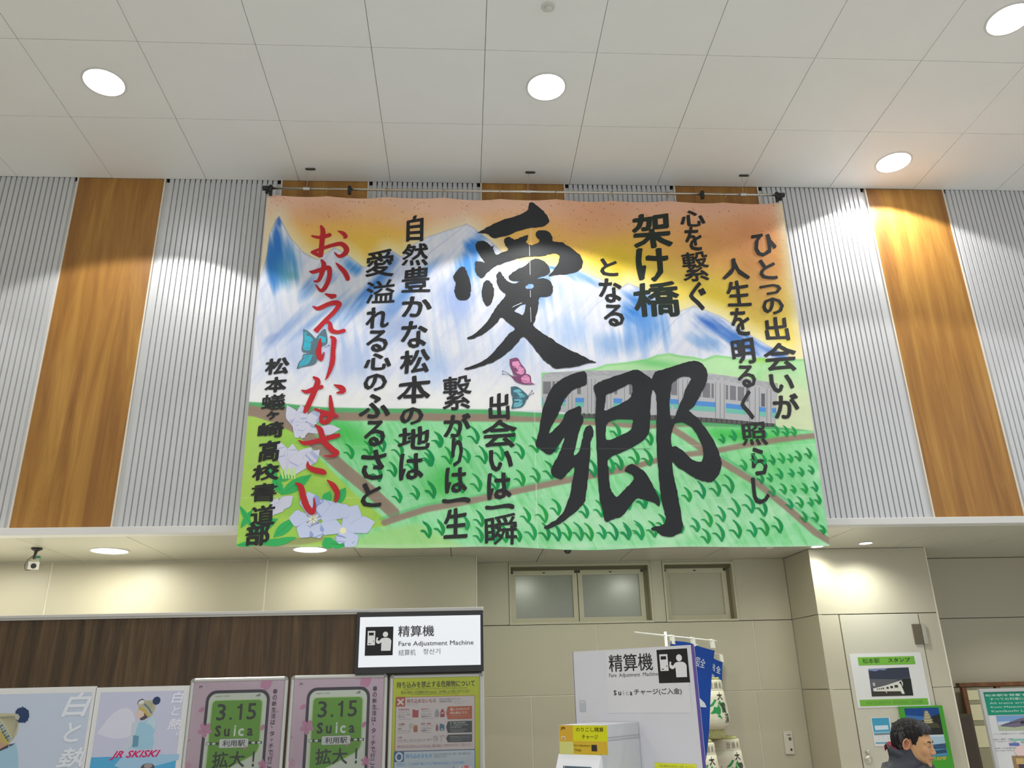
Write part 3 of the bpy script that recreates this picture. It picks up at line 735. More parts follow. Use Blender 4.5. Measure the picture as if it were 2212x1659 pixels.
# rice seedlings
b = bprint(.0016)
GR = (24, 146, 80)
seeds = []
def zz5(pts): return [(x / 3.686 + 900, y / 3.686 + 750) for x, y in pts]
def zz6(pts): return [(x / 3.686 + 1350, y / 3.686 + 750) for x, y in pts]
def zz4(pts): return [(x / 3.686 + 500, y / 3.686 + 750) for x, y in pts]
seeds += [(p, 36, 1) for p in zz4([(955, 885), (1105, 860), (1300, 1030), (1340, 1240), (1180, 1070), (1480, 1215), (1610, 1205), (1580, 950), (1660, 800), (1575, 1520), (1680, 1500), (1210, 830), (1350, 880), (1450, 990)])]
seeds += [(p, 36, 1) for p in zz5([(195, 795), (480, 770), (120, 950), (270, 930), (410, 920), (545, 930), (680, 905), (840, 890), (770, 755), (100, 1515), (205, 1500), (135, 1200), (500, 1150), (845, 1105), (965, 1080), (640, 1140), (520, 1430), (890, 1400), (1025, 1400), (1130, 1340), (515, 1555), (630, 1560), (715, 1555), (820, 1550), (935, 1535), (1045, 1540), (1130, 1545), (1215, 1540), (1310, 1540), (1390, 1540), (1495, 1525), (1590, 1535), (1690, 1530), (1795, 1520), (1355, 1360), (1420, 1030), (1630, 975), (1760, 930), (1080, 1050), (960, 840), (1110, 840), (405, 1455), (370, 1160), (340, 780), (1480, 1350), (1560, 1000), (1610, 720), (1820, 1280), (1700, 1290), (720, 1130)])]
seeds += [(p, 36, 1) for p in zz6([(210, 775), (205, 940), (515, 1230), (625, 1205), (745, 1185), (850, 1160), (785, 1390), (900, 1350), (1015, 1320), (580, 1470), (680, 1430), (665, 1560), (775, 1545), (910, 1520), (1035, 1510), (1130, 1500), (1240, 1480), (1115, 1345), (165, 1280), (270, 1260), (35, 1530), (140, 1530), (455, 1480), (245, 1510), (320, 1450)])]
seeds += [(p, 22, .8) for p in zz6([(785, 765), (875, 745), (1120, 720), (1215, 705), (1290, 712), (1350, 708), (960, 980), (1095, 1085), (1115, 935), (1185, 935), (1260, 925), (1325, 920), (1390, 910), (1470, 890), (1165, 1070), (1245, 1050), (1335, 1035), (1410, 1030), (1490, 1015), (1185, 1185), (1275, 1170), (1350, 1165), (1440, 1165), (1520, 1155), (1325, 1290), (1405, 1280), (1485, 1270), (1545, 1255), (1435, 1395), (1525, 1395), (1580, 1490), (1040, 930)])]
rd = random.Random(4)
for (x, y), L, k in seeds:
    l = L * (.85 + rd.random() * .3); j = rd.uniform(-2, 2)
    c = (24 + rd.randint(-6, 14), 146 + rd.randint(-8, 12), 80 + rd.randint(-10, 8))
    b.brush([(x - l * .38 + j, y - l, 1.5 * k), (x - l * .12, y - l * .78, 5 * k), (x + l * .06, y - l * .4, 8 * k), (x, y, 3 * k)], c, .15, 5, False)
    b.brush([(x - l * .55, y - l * .42, 1.2), (x - l * .3, y - l * .4, 4 * k), (x + j * .2, y - 1, 5 * k)], c, .15, 4, False)
b.build('painted_seedlings', banner, m_paint)['kind'] = 'stuff'
# flowers, leaves, butterflies
b = bprint(.0022)
LF = (60, 176, 96)
def leaf(p0, p1, w, rgb=LF, vein=(38, 140, 84)):
    mx, my = (p0[0] + p1[0]) / 2, (p0[1] + p1[1]) / 2
    b.brush([(*p0, .8), ((p0[0] + mx) / 2, (p0[1] + my) / 2, w * .8), (mx, my, w), ((p1[0] + mx) / 2, (p1[1] + my) / 2, w * .7), (*p1, .6)], rgb, 0, 6, False)
    b.line([p0, p1], 1.0, vein)
def petal(p0, p1, w, rgb=(196, 206, 234), edge=(150, 164, 214)):
    mx, my = (p0[0] + p1[0]) / 2, (p0[1] + p1[1]) / 2; qx, qy = p0[0] + (p1[0] - p0[0]) * .72, p0[1] + (p1[1] - p0[1]) * .72
    for ww, c in ((w + 1.6, edge), (w, rgb)):
        b.brush([(*p0, ww * .25), (mx, my, ww * .85), (qx, qy, ww), (*p1, .6)], c, 0, 7, False)
for p0, p1, w in (((600, 1035), (575, 1000), 14), ((600, 1040), (640, 1010), 22), ((606, 1068), (672, 1024), 26), ((590, 1030), (610, 1068), 20), ((520, 1140), (545, 1100), 14), ((518, 1093), (545, 1140), 12), ((540, 1150), (600, 1120), 26), ((590, 1160), (640, 1118), 24), ((560, 1175), (620, 1165), 14), ((720, 1090), (746, 1052), 24), ((700, 1085), (712, 1060), 22), ((700, 1160), (715, 1184), 26), ((712, 1172), (745, 1178), 20), ((510, 1178), (560, 1172), 12), ((575, 1178), (640, 1160), 16)):
    leaf(p0, p1, w)
PL = (206, 208, 226)
for p0, p1, w in (((655, 945), (620, 875), 26), ((655, 945), (650, 872), 24), ((655, 930), (735, 925), 22), ((650, 945), (690, 880), 26), ((650, 940), (640, 900), 24), ((640, 945), (650, 905), 30)):
    petal(p0, p1, w, PL, (176, 180, 214))
for p0, p1, w in (((618, 1022), (602, 952), 26), ((625, 1025), (632, 958), 28), ((630, 1025), (672, 965), 36), ((635, 1022), (690, 970), 28), ((620, 1025), (650, 975), 30)):
    petal(p0, p1, w, PL, (176, 180, 214))
for p0, p1, w in (((585, 1110), (600, 1075), 20), ((585, 1112), (632, 1070), 26), ((580, 1112), (615, 1088), 22)):
    petal(p0, p1, w, PL, (176, 180, 214))
for k in range(5): b.brush([(612 + k * 6, 1034, 3), (608 + k * 7, 1018, 5), (606 + k * 8, 1008, .6)], (190, 224, 140), 0, 4, False)
fl1 = (675, 1120); fl2 = (740, 1145)
for a, L, w in ((100, 60, 42), (40, 58, 44), (178, 52, 34), (235, 50, 34), (290, 44, 36)):
    petal(fl1, (fl1[0] + L * math.cos(math.radians(a)), fl1[1] - L * math.sin(math.radians(a))), w)
for a, L, w in ((60, 64, 40), (15, 72, 36), (160, 50, 42), (310, 44, 34), (255, 30, 26)):
    petal(fl2, (fl2[0] + L * math.cos(math.radians(a)), fl2[1] - L * math.sin(math.radians(a))), w)
petal((694, 1122), (745, 1090), 40); petal((715, 1108), (760, 1100), 30)
b.ell(fl1[0], fl1[1], 8, 8, (226, 232, 214)); b.ell(fl2[0], fl2[1], 7, 7, (236, 234, 190))
for a in (20, 60, 100, 150, 210, 260, 320):
    e = (fl1[0] + 14 * math.cos(math.radians(a)), fl1[1] - 14 * math.sin(math.radians(a))); b.line([fl1, e], .9, (150, 130, 60)); b.ell(e[0], e[1], 1.8, 1.8, (160, 140, 80), n=8)
def fly(wings, body, rgb, edge, ants):
    for pts in wings:
        b.poly(pts, edge, 5)
        cx = sum(p[0] for p in pts) / len(pts); cy = sum(p[1] for p in pts) / len(pts)
        b.poly([(cx + (x - cx) * .8, cy + (y - cy) * .8) for x, y in pts], rgb, 5)
        for p in pts[::1]: b.line([body[1], (cx + (p[0] - cx) * .78, cy + (p[1] - cy) * .78)], .8, edge)
    b.brush([(*body[0], 1.5), (*body[1], 4.5), (*body[2], 2)], edge, 0, 4)
    for a in ants: b.line(a, .9, (80, 80, 96)); b.ell(a[-1][0], a[-1][1], 1.3, 1.3, (80, 80, 96), n=8)
z1 = lambda L: [(x / 3.95 + 500, y / 3.95 + 380) for x, y in L]
fly([z1([(612, 1305), (650, 1320), (690, 1355), (720, 1400), (725, 1500), (650, 1505), (600, 1490), (612, 1400)]), z1([(725, 1370), (790, 1300), (810, 1340), (815, 1420), (770, 1450), (735, 1440)]), z1([(610, 1520), (660, 1512), (730, 1515), (725, 1580), (690, 1610), (600, 1630), (560, 1645), (575, 1590), (600, 1560)])],
    z1([(720, 1380), (730, 1450), (740, 1550)]), (64, 176, 200), (92, 118, 130), [z1([(790, 1460), (830, 1440)])])
fly([zz5([(740, 95), (800, 85), (830, 130), (870, 190), (850, 235), (780, 215), (745, 150)]), zz5([(780, 235), (860, 215), (905, 230), (915, 285), (945, 297), (870, 300), (810, 285), (775, 260)])],
    zz5([(750, 225), (775, 245), (800, 270)]), (224, 150, 190), (130, 78, 116), [zz5([(750, 225), (720, 200), (685, 190)]), zz5([(750, 228), (720, 215), (685, 212)])])
fly([zz5([(750, 315), (800, 315), (860, 360), (885, 395), (850, 415), (790, 410), (755, 380)]), zz5([(760, 400), (840, 410), (870, 430), (840, 475), (790, 485), (755, 488), (765, 440)])],
    zz5([(890, 390), (880, 405), (860, 425)]), (112, 184, 200), (74, 110, 124), [zz5([(885, 390), (905, 370), (918, 350)]), zz5([(888, 394), (910, 380), (930, 370)])])
b.build('painted_flowers', banner, m_paint)
# --- lettering
def column(chars, parent, label=None, nib=(1.9, 1.0, 35), rgb=INK, nm='brush_lettering'):
    c = bprint(.0040)
    for ch, x0, x1, y0, y1 in chars:
        if ch == '一':
            ym = (y0 + y1) / 2; c.brush([(x0 + 3, ym + 1, 9), (x0 + 14, ym + 1.5, 8), ((x0 + x1) / 2, ym - 1, 8), (x1 - 12, ym - 3, 10), (x1 - 4, ym - 1, 11)], rgb, .08, 5); continue
        kana = ord(ch) < 0x3100
        nb = (nib[0] * 1.45, nib[1] * 1.25, nib[2]) if kana else (nib[0] * (.75 if ch in '繋瞬溢蟻書' else 1.0 if ch in '然愛照豊橋道' else 1.4), nib[1] * (.7 if ch in '繋瞬溢蟻照書' else 1.2), nib[2])
        c.text(ch, x0, y0, x1, y1, rgb, nib=nb, tilt=.0 if kana else .09, warp=.010)
    return c.build(nm, parent, m_ink, label)
T = lambda s: s
column([('自', 878, 915, 467, 524), ('然', 868, 925, 526, 575), ('豊', 868, 930, 576, 633), ('か', 868, 933, 641, 686), ('な', 866, 924, 694, 753), ('松', 864, 929, 754, 808), ('本', 858, 930, 812, 872), ('の', 864, 915, 880, 918), ('地', 859, 929, 921, 972), ('は', 862, 915, 979, 1038)], banner)
column([('愛', 790, 851, 537, 598), ('溢', 791, 853, 603, 655), ('れ', 790, 840, 663, 709), ('る', 791, 838, 712, 760), ('心', 786, 845, 762, 799), ('の', 785, 836, 806, 844), ('ふ', 775, 843, 850, 903), ('る', 786, 832, 907, 964), ('さ', 779, 834, 970, 1036), ('と', 779, 824, 1042, 1095)], banner)
column([('松', 573, 625, 772, 810), ('本', 572, 619, 814, 848), ('蟻', 565, 617, 850, 886), ('ヶ', 575, 603, 888, 907), ('崎', 557, 613, 910, 945), ('高', 558, 604, 951, 998), ('校', 545, 603, 1001, 1038), ('書', 542, 598, 1043, 1084), ('道', 541, 594, 1089, 1135), ('部', 530, 583, 1130, 1179)], banner)
column([('繋', 956, 1019, 810, 886), ('が', 958, 1017, 892, 945), ('り', 975, 1000, 945, 1008), ('は', 961, 1009, 1009, 1066), ('一', 956, 1015, 1073, 1090), ('生', 958, 1010, 1097, 1164)], banner)
column([('出', 1055, 1101, 849, 906), ('会', 1042, 1117, 906, 967), ('い', 1056, 1108, 972, 1019), ('は', 1052, 1105, 1021, 1080), ('一', 1049, 1110, 1088, 1103), ('瞬', 1047, 1117, 1108, 1177)], banner)
column([('と', 1296, 1335, 557, 595), ('な', 1293, 1344, 600, 653), ('る', 1304, 1349, 656, 704)], banner)
column([('架', 1365, 1451, 461, 537), ('け', 1374, 1445, 536, 609), ('橋', 1369, 1468, 607, 684)], banner, nib=(3.2, 1.7, 35), rgb=(34, 44, 38))
column([('心', 1468, 1523, 456, 491), ('を', 1479, 1516, 491, 542), ('繋', 1473, 1532, 543, 609), ('ぐ', 1488, 1526, 609, 671)], banner)
column([('人', 1558, 1618, 557, 604), ('生', 1569, 1621, 605, 662), ('を', 1579, 1620, 664, 724), ('明', 1580, 1631, 728, 785), ('る', 1593, 1633, 788, 837), ('く', 1600, 1627, 842, 906), ('照', 1601, 1657, 910, 962), ('ら', 1623, 1657, 966, 1027), ('し', 1625, 1662, 1031, 1089)], banner)
column([('ひ', 1625, 1677, 505, 555), ('と', 1639, 1677, 561, 604), ('つ', 1640, 1688, 614, 638), ('の', 1646, 1693, 643, 680), ('出', 1651, 1703, 685, 736), ('会', 1650, 1721, 741, 802), ('い', 1663, 1714, 808, 849), ('が', 1670, 1726, 850, 905)], banner)
# big brushed characters, stroke by stroke
Z1_ = lambda L: [(x / 3.95 + 500, y / 3.95 + 380, w / 3.95) for x, y, w in L]
Z2_ = lambda L: [(x / 3.95 + 950, y / 3.95 + 380, w / 3.95) for x, y, w in L]
Z4_ = lambda L: [(x / 3.686 + 500, y / 3.686 + 750, w / 3.686) for x, y, w in L]
Z5_ = lambda L: [(x / 3.686 + 900, y / 3.686 + 750, w / 3.686) for x, y, w in L]
Z6_ = lambda L: [(x / 3.686 + 1350, y / 3.686 + 750, w / 3.686) for x, y, w in L]
c = bprint(.0045)
RED = (186, 36, 46)
reds = [Z1_([(688, 512, 16), (720, 520, 26), (770, 522, 32), (834, 502, 40)]), Z1_([(765, 428, 22), (780, 470, 42), (772, 560, 44), (765, 640, 42), (762, 690, 30)]),
    Z1_([(752, 678, 36), (700, 655, 32), (695, 648, 26), (760, 622, 32), (850, 592, 36), (935, 578, 42), (980, 618, 46), (968, 660, 44), (920, 684, 32), (878, 652, 10)]), Z1_([(912, 470, 12), (950, 487, 34), (974, 515, 34), (960, 528, 14)]),
    Z1_([(668, 815, 12), (700, 818, 36), (770, 795, 40), (828, 782, 44), (836, 840, 40), (822, 900, 40), (785, 965, 38), (755, 972, 26), (718, 925, 12)]), Z1_([(768, 716, 20), (788, 755, 42), (770, 830, 40), (742, 890, 30), (700, 898, 12)]), Z1_([(893, 742, 12), (930, 780, 36), (965, 820, 42), (990, 870, 40), (988, 884, 26)]),
    Z1_([(802, 1004, 16), (850, 1022, 42), (878, 1022, 36), (850, 1042, 12)]), Z1_([(694, 1112, 12), (740, 1128, 38), (820, 1092, 40), (880, 1078, 46), (918, 1092, 44), (880, 1150, 40), (800, 1230, 38), (715, 1325, 46)]), Z1_([(720, 1310, 36), (790, 1245, 30), (835, 1250, 30), (850, 1310, 44), (900, 1328, 34), (965, 1315, 36)]),
    Z1_([(755, 1385, 14), (752, 1440, 34), (742, 1500, 46), (762, 1560, 36), (790, 1500, 10)]), Z1_([(848, 1368, 20), (872, 1395, 44), (866, 1480, 40), (862, 1560, 44), (850, 1620, 40), (820, 1700, 24), (800, 1735, 8)]),
    Z4_([(560, 343, 12), (600, 352, 34), (660, 325, 36), (715, 312, 34)]), Z4_([(655, 236, 20), (685, 270, 44), (650, 370, 44), (600, 480, 42), (580, 520, 22)]), Z4_([(818, 296, 12), (870, 318, 44), (888, 345, 40), (840, 360, 14)]), Z4_([(785, 385, 20), (790, 450, 36), (796, 530, 40), (760, 585, 44), (715, 590, 30), (720, 535, 30), (790, 530, 42), (848, 548, 16)]), Z4_([(665, 490, 18), (730, 510, 28), (790, 520, 24)]),
    Z4_([(533, 742, 10), (590, 762, 36), (700, 738, 38), (800, 710, 42), (862, 694, 34)]), Z4_([(668, 618, 16), (706, 655, 44), (730, 740, 46), (800, 810, 46), (838, 838, 40), (800, 860, 24), (740, 862, 10)]), Z4_([(605, 912, 12), (612, 950, 34), (660, 975, 46), (720, 988, 46), (745, 1000, 26)]),
    Z4_([(512, 1080, 14), (550, 1110, 44), (570, 1190, 50), (600, 1270, 50), (640, 1310, 44), (658, 1270, 26), (655, 1200, 8)]), Z4_([(762, 1056, 12), (805, 1095, 42), (838, 1150, 44), (835, 1200, 36), (822, 1230, 14)])]
for r in reds: c.brush(r, RED, .08, 8, True)
c.build('red_lettering', banner, attr_mat('red_paint', .5, .35), 'red brushed lettering')
c = bprint(.0045)
INK2 = (34, 36, 40)
A1 = lambda L: [(x / 3.95 + 950, y / 3.95 + 380) for x, y in L]
c.ink(A1([(318, 487), (400, 440), (520, 380), (640, 350), (715, 322), (752, 290), (760, 240), (790, 232), (850, 275), (900, 322), (932, 380), (915, 415), (860, 440), (760, 452), (660, 478), (560, 512), (470, 530), (430, 512), (405, 492)]), INK2)
c.ink(A1([(305, 730), (345, 730), (382, 738), (360, 700), (320, 640), (305, 600), (320, 560), (370, 553), (410, 570), (440, 600), (460, 590), (455, 620), (480, 670), (530, 652), (585, 630), (560, 590), (550, 545), (590, 520), (640, 545), (700, 525), (750, 508), (750, 540), (735, 570), (770, 595), (830, 580), (850, 560), (820, 520), (820, 485), (870, 468), (930, 480), (960, 520), (965, 560), (1040, 570), (1110, 610), (1180, 660), (1217, 715), (1210, 780), (1160, 820), (1080, 840), (1000, 845), (930, 858), (960, 820), (1000, 760), (1020, 700), (1000, 665), (940, 670), (860, 690), (760, 695), (680, 705), (600, 725), (520, 750), (470, 770), (430, 800), (400, 830), (360, 870), (310, 830), (300, 780)]), INK2)
c.ink(A1([(130, 830), (165, 790), (205, 775), (235, 830), (260, 900), (265, 980), (250, 1040), (200, 1062), (150, 1045), (125, 980), (135, 920), (115, 860)]), INK2)
c.ink(A1([(375, 910), (400, 890), (440, 910), (465, 980), (455, 1050), (430, 1095), (400, 1108), (370, 1060), (358, 990)]), INK2)
c.ink(A1([(485, 840), (510, 815), (540, 850), (570, 890), (620, 918), (655, 915), (700, 890), (655, 900), (600, 885), (592, 850), (660, 800), (730, 770), (770, 730), (830, 712), (900, 740), (935, 790), (938, 830), (900, 855), (850, 868), (828, 884), (880, 876), (935, 895), (965, 950), (952, 1010), (910, 1035), (850, 1040), (840, 1110), (825, 1180), (810, 1240), (795, 1275), (830, 1310), (880, 1350), (950, 1390), (1040, 1450), (1150, 1500), (1230, 1540), (1280, 1568), (1335, 1590), (1250, 1600), (1190, 1620), (1080, 1640), (990, 1645), (930, 1610), (870, 1560), (810, 1480), (770, 1430), (712, 1375), (660, 1430), (600, 1490), (520, 1550), (450, 1590), (360, 1622), (250, 1652), (210, 1645), (300, 1610), (380, 1570), (450, 1510), (530, 1420), (590, 1350), (642, 1302), (580, 1250), (525, 1205), (480, 1260), (400, 1330), (330, 1370), (270, 1392), (232, 1385), (290, 1350), (370, 1280), (430, 1200), (480, 1120), (530, 1060), (562, 1010), (520, 970), (490, 910)]), INK2,
      [A1([(632, 1152), (680, 1112), (730, 1096), (725, 1150), (708, 1190), (670, 1172)]), A1([(725, 952), (765, 922), (803, 935), (788, 966), (742, 966)])])
c.brush([(x, y, 1.6) for x, y in A1([(585, 1135), (640, 1110), (700, 1085)])], (196, 208, 224), 0, 3, False)
for q in ([(764, 600), (766, 690)], [(768, 720), (770, 850)], [(772, 980), (773, 1040)], [(774, 1125), (778, 1250)]): c.line(A1(q), 1.1, (196, 200, 206))
c.build('large_lettering', banner, m_ink, 'very large brushed black character')
c = bprint(.0045)
A2 = lambda L: [(x / 3.0095 + 1080, y / 3.0095 + 778) for x, y in L]
c.ink(A2([(455, 95), (550, 72), (566, 140), (550, 165), (480, 192), (430, 240), (400, 290), (385, 340), (335, 430), (322, 478), (400, 400), (430, 340), (510, 298), (530, 312), (528, 350), (543, 370), (540, 405), (520, 450), (500, 530), (482, 615), (515, 590), (535, 520), (550, 450), (585, 420), (608, 450), (608, 490), (590, 530), (585, 640), (575, 740), (565, 830), (555, 910), (520, 960), (450, 1020), (390, 1065), (310, 1098), (290, 1085), (360, 1040), (415, 980), (450, 890), (470, 790), (485, 700), (455, 720), (430, 745), (395, 777), (345, 755), (330, 725), (345, 680), (375, 630), (400, 570), (420, 505), (390, 540), (350, 600), (310, 614), (260, 580), (232, 550), (250, 470), (265, 380), (290, 280), (340, 180), (400, 125)]), INK2)
c.off += .0003
c.ink(A2([(610, 165), (640, 145), (720, 110), (800, 85), (885, 58), (940, 85), (985, 120), (1000, 160), (985, 230), (980, 330), (975, 430), (960, 490), (900, 540), (830, 580), (740, 620), (702, 650), (710, 720), (715, 800), (730, 850), (760, 885), (790, 860), (830, 820), (872, 770), (860, 740), (815, 715), (850, 672), (900, 690), (960, 740), (1000, 820), (1040, 900), (1040, 945), (1000, 922), (940, 905), (900, 895), (860, 930), (800, 1010), (740, 1030), (690, 1048), (670, 980), (650, 900), (640, 780), (635, 640), (625, 500), (620, 350), (625, 250), (610, 190)]), INK2,
      [A2([(690, 222), (740, 205), (820, 162), (858, 152), (862, 200), (848, 240), (800, 270), (720, 312), (682, 322), (685, 270)]), A2([(702, 402), (760, 382), (856, 378), (866, 404), (848, 450), (780, 488), (702, 516), (688, 490), (692, 430)])])
c.off += .0003
c.ink(A2([(985, 125), (1010, 78), (1060, 60), (1130, 40), (1210, 15), (1275, 5), (1320, 30), (1348, 80), (1340, 150), (1300, 230), (1260, 300), (1230, 330), (1290, 380), (1350, 460), (1400, 540), (1430, 620), (1442, 680), (1425, 740), (1380, 790), (1320, 785), (1260, 760), (1200, 720), (1150, 690), (1120, 662), (1130, 740), (1150, 830), (1165, 920), (1180, 1000), (1190, 1080), (1175, 1120), (1120, 1145), (1060, 1140), (1020, 1110), (988, 1100), (1000, 1080), (1060, 1070), (1080, 1030), (1065, 960), (1045, 860), (1035, 740), (1025, 620), (1020, 480), (1020, 330), (1015, 230), (985, 170)]), INK2,
      [A2([(1116, 152), (1170, 112), (1230, 110), (1240, 130), (1210, 180), (1190, 240), (1152, 330), (1130, 378), (1108, 368), (1104, 280), (1110, 200)]), A2([(1134, 412), (1180, 404), (1240, 430), (1290, 500), (1318, 570), (1322, 636), (1298, 660), (1250, 646), (1190, 588), (1142, 558), (1118, 556), (1114, 480)])])
for q in ([(240, 575), (600, 575)], [(640, 573), (980, 572)]): c.line(A2(q), .8, (84, 88, 90))
c.build('large_lettering', banner, m_ink, 'very large brushed black character')
# eyelets
# ------------------------------------------------------------------ rod, rings, clamps
yr = YC - .034
rA = atY(568, 405, yr); rB = atY(1694, 423, yr); zr = (rA.z + rB.z) / 2
rod = empty('hanging_rod', ((rA.x + rB.x) / 2, yr, zr), 'long steel rod hung under the ceiling, carrying the painted banner', 'rod')
MB().tube([(rA.x + .03, yr, zr), (rB.x - .03, yr, zr)], .0125, 14).build('steel_tube', m_chrome, rod, True)
for x, s in ((rA.x, 1), (rB.x, -1)):
    MB().tube([(x, yr, zr), (x + s * .06, yr, zr)], .024, 16).build('end_cap', m_black, rod)
for x, s in ((rA.x + .075, 1), (rB.x - .075, -1)):
    MB().box(x - .014, yr - .02, zr - .075, x + .014, yr + .02, zr + .03, .004).box(x - .02, yr - .03, zr - .05, x + .02, yr - .01, zr - .02, .004).box(x - .035 * s - .012, yr - .015, zr - .06, x - .035 * s + .012, yr + .015, zr - .03, .004).build('end_clamp', m_black, rod)
for px in (755, 1516):
    x = atY(px, 412, yr).x
    MB().box(x - .016, yr - .022, zr - .05, x + .016, yr + .022, zr + .03, .004).build('clamp', m_black, rod)
for px in (662, 1140, 1604):
    x = atY(px, 412, yr).x
    MB().tube([(x - .03, yr, zr), (x + .03, yr, zr)], .0165, 14).build('wire_sleeve', m_alu, rod)
ORD = ['first from the left', 'second from the left', 'third from the left', 'fourth from the left', 'fourth from the right', 'third from the right', 'second from the right', 'first from the right']
for i, x in enumerate(ringX[1:-1]):
    pts = [(x, yr - .0 + .026 * math.sin(a), zr - .012 + .034 * math.cos(a)) for a in [2 * math.pi * k / 16 for k in range(17)]]
    o = MB().tube(pts, .003, 6, False).build('banner_ring', mat('brass_ring', (176, 158, 110), .35, metal=.7), None, True)
    tag(o, 'thin metal ring on the hanging rod, ' + ORD[i], 'ring', 'rings along the hanging rod')
for i, (px, py, nm) in enumerate(((672, 369, 'leftmost of the three'), (1145, 376, 'middle one of the three'), (1605, 382, 'rightmost of the three'))):
    hp = atZ(px, py, ZC); hp.y = yr
    h = empty('ceiling_hook', (hp.x, yr, ZC), 'dark oblong ceiling hook plate with a thin wire, ' + nm, 'hook')
    x = hp.x
    MB().box(x - .048, yr - .016, ZC - .012, x + .048, yr + .016, ZC, .006).build('plate', mat('hook_dark', (74, 70, 64), .4, metal=.4), h)
    sx_ = atY((662, 1140, 1604)[i], 412, yr).x
    MB().tube([(x - .02, yr, ZC - .01), (sx_, yr, zr + .012)], .0022, 5).build('wire', m_chrome, h)
# ================================================================== fare-adjustment partition with its posters (left)
YQ = 6.60
m_walnut = wood('dark_wood_panel', (56, 45, 34), (78, 62, 45), (100, 80, 58), 16.0, .8, .45, .3)
m_cap = mat('partition_cap', (196, 194, 188), .4, metal=.2)
zq = atY(500, 1321, YQ).z; xq = atY(1044, 1320, YQ).x; zc1 = atY(500, 1332, YQ).z
pt = tag(MB().box(XL, YQ, 0, xq - .02, YQ + 1.0, zc1 - .0).build('partition', m_walnut), 'dark brown wood-grain partition with a pale metal top rail, carrying the posters', 'partition')
MB().box(XL, YQ - .012, zc1, xq, YQ + 1.01, zq, .003).build('top_rail', m_cap, pt)
MB().box(XL, YQ - .016, zc1 + .012, xq - .9, YQ - .011, zc1 + .018).build('rail_groove', mat('rail_grey', (150, 149, 145), .5), pt)
MB().box(xq - .02, YQ - .012, 0, xq, YQ + 1.01, zc1, .002).build('end_post', m_cap, pt)
def qs(p): return atY(p[0], p[1], YQ)
def planeprint(y, gain=1.0, base=.0006): return Print(Vector((0, y, 0)), (1, 0, 0), (0, 0, 1), gain=gain, base=base)
def pbox(px0, py0, px1, py1, y):
    """metres of a rectangle given by the pixels of its edges on the plane Y = y"""
    l = atY(px0, (py0 + py1) / 2, y).x; r = atY(px1, (py0 + py1) / 2, y).x; t = atY((px0 + px1) / 2, py0, y).z; b = atY((px0 + px1) / 2, py1, y).z
    return l, b, r, t
m_paper = mat('poster_paper', (214, 214, 214), .5, spec=.3)
# pictogram: machine and person, drawn in a unit square placed at (l, b)-(r, t)
def picto(pr, l, b, r, t):
    W = r - l; Hh = t - b
    f = lambda x, y: (l + x * W, b + y * Hh)
    BK = (34, 34, 36); WH = (226, 226, 228)
    pr.rectst(l, b, r, t, BK)
    q = f(.08, .36); q2 = f(.35, .86); pr.rectst(q[0], q[1], q2[0], q2[1], WH, W * .012)
    q = f(.12, .70); q2 = f(.30, .80); pr.rectst(q[0], q[1], q2[0], q2[1], BK)
    q = f(.12, .40); q2 = f(.20, .425); pr.rectst(q[0], q[1], q2[0], q2[1], BK)
    c = f(.30, .50); pr.add([(c[0] + W * .018 * math.cos(a), c[1] + W * .018 * math.sin(a)) for a in [i * .628 for i in range(10)]], [tuple(range(10))], BK)
    c = f(.72, .73); pr.add([(c[0] + W * .095 * math.cos(a), c[1] + W * .095 * math.sin(a)) for a in [i * math.pi / 12 for i in range(24)]], [tuple(range(24))], WH)
    pr.polyst([f(*p) for p in ((.58, .16), (.92, .16), (.94, .50), (.90, .57), (.82, .61), (.66, .61), (.58, .59), (.50, .50), (.44, .54), (.46, .62), (.40, .63), (.385, .50), (.40, .44), (.47, .40), (.53, .42), (.58, .46))], WH)
# backlit sign
l, b, r, t = pbox(772, 1325, 1043, 1448, YQ)
l = atY(771, 1440, YQ).x
sg = empty('fare_adjustment_sign', ((l + r) / 2, YQ, b), 'white backlit sign reading Fare Adjustment Machine with a black pictogram, on the dark partition', 'sign')
MB().box(l - .012, YQ - .05, b - .018, r + .004, YQ, t + .012, .003).build('sign_case', mat('sign_case_black', (44, 44, 46), .5), sg)
sl, sb, sr, stt = pbox(776, 1331, 1038, 1439, YQ - .05)
MB().box(sl, YQ - .054, sb, sr, YQ - .049, stt).build('sign_face', mat('sign_face_white', (228, 231, 236), .35, emit=(226, 232, 242), es=.30), sg)
p = planeprint(YQ - .0545)
picto(p, *(lambda q: (q[0], q[1], q[2], q[3]))(pbox(789, 1354, 849, 1416, YQ - .0545)))
G1 = (70, 70, 72); G2 = (118, 118, 120)
p.text('精算機', 860, 1351, 938, 1375, G1, bold=.012)
p.text('Fare Adjustment Machine', 861, 1384, 1023, 1397, (96, 96, 98), bold=.012)
p.text('结算机', 861, 1403, 898, 1416, G2); p.text('정산기', 914, 1401, 951, 1413, G2)
p.build('sign_lettering', sg)
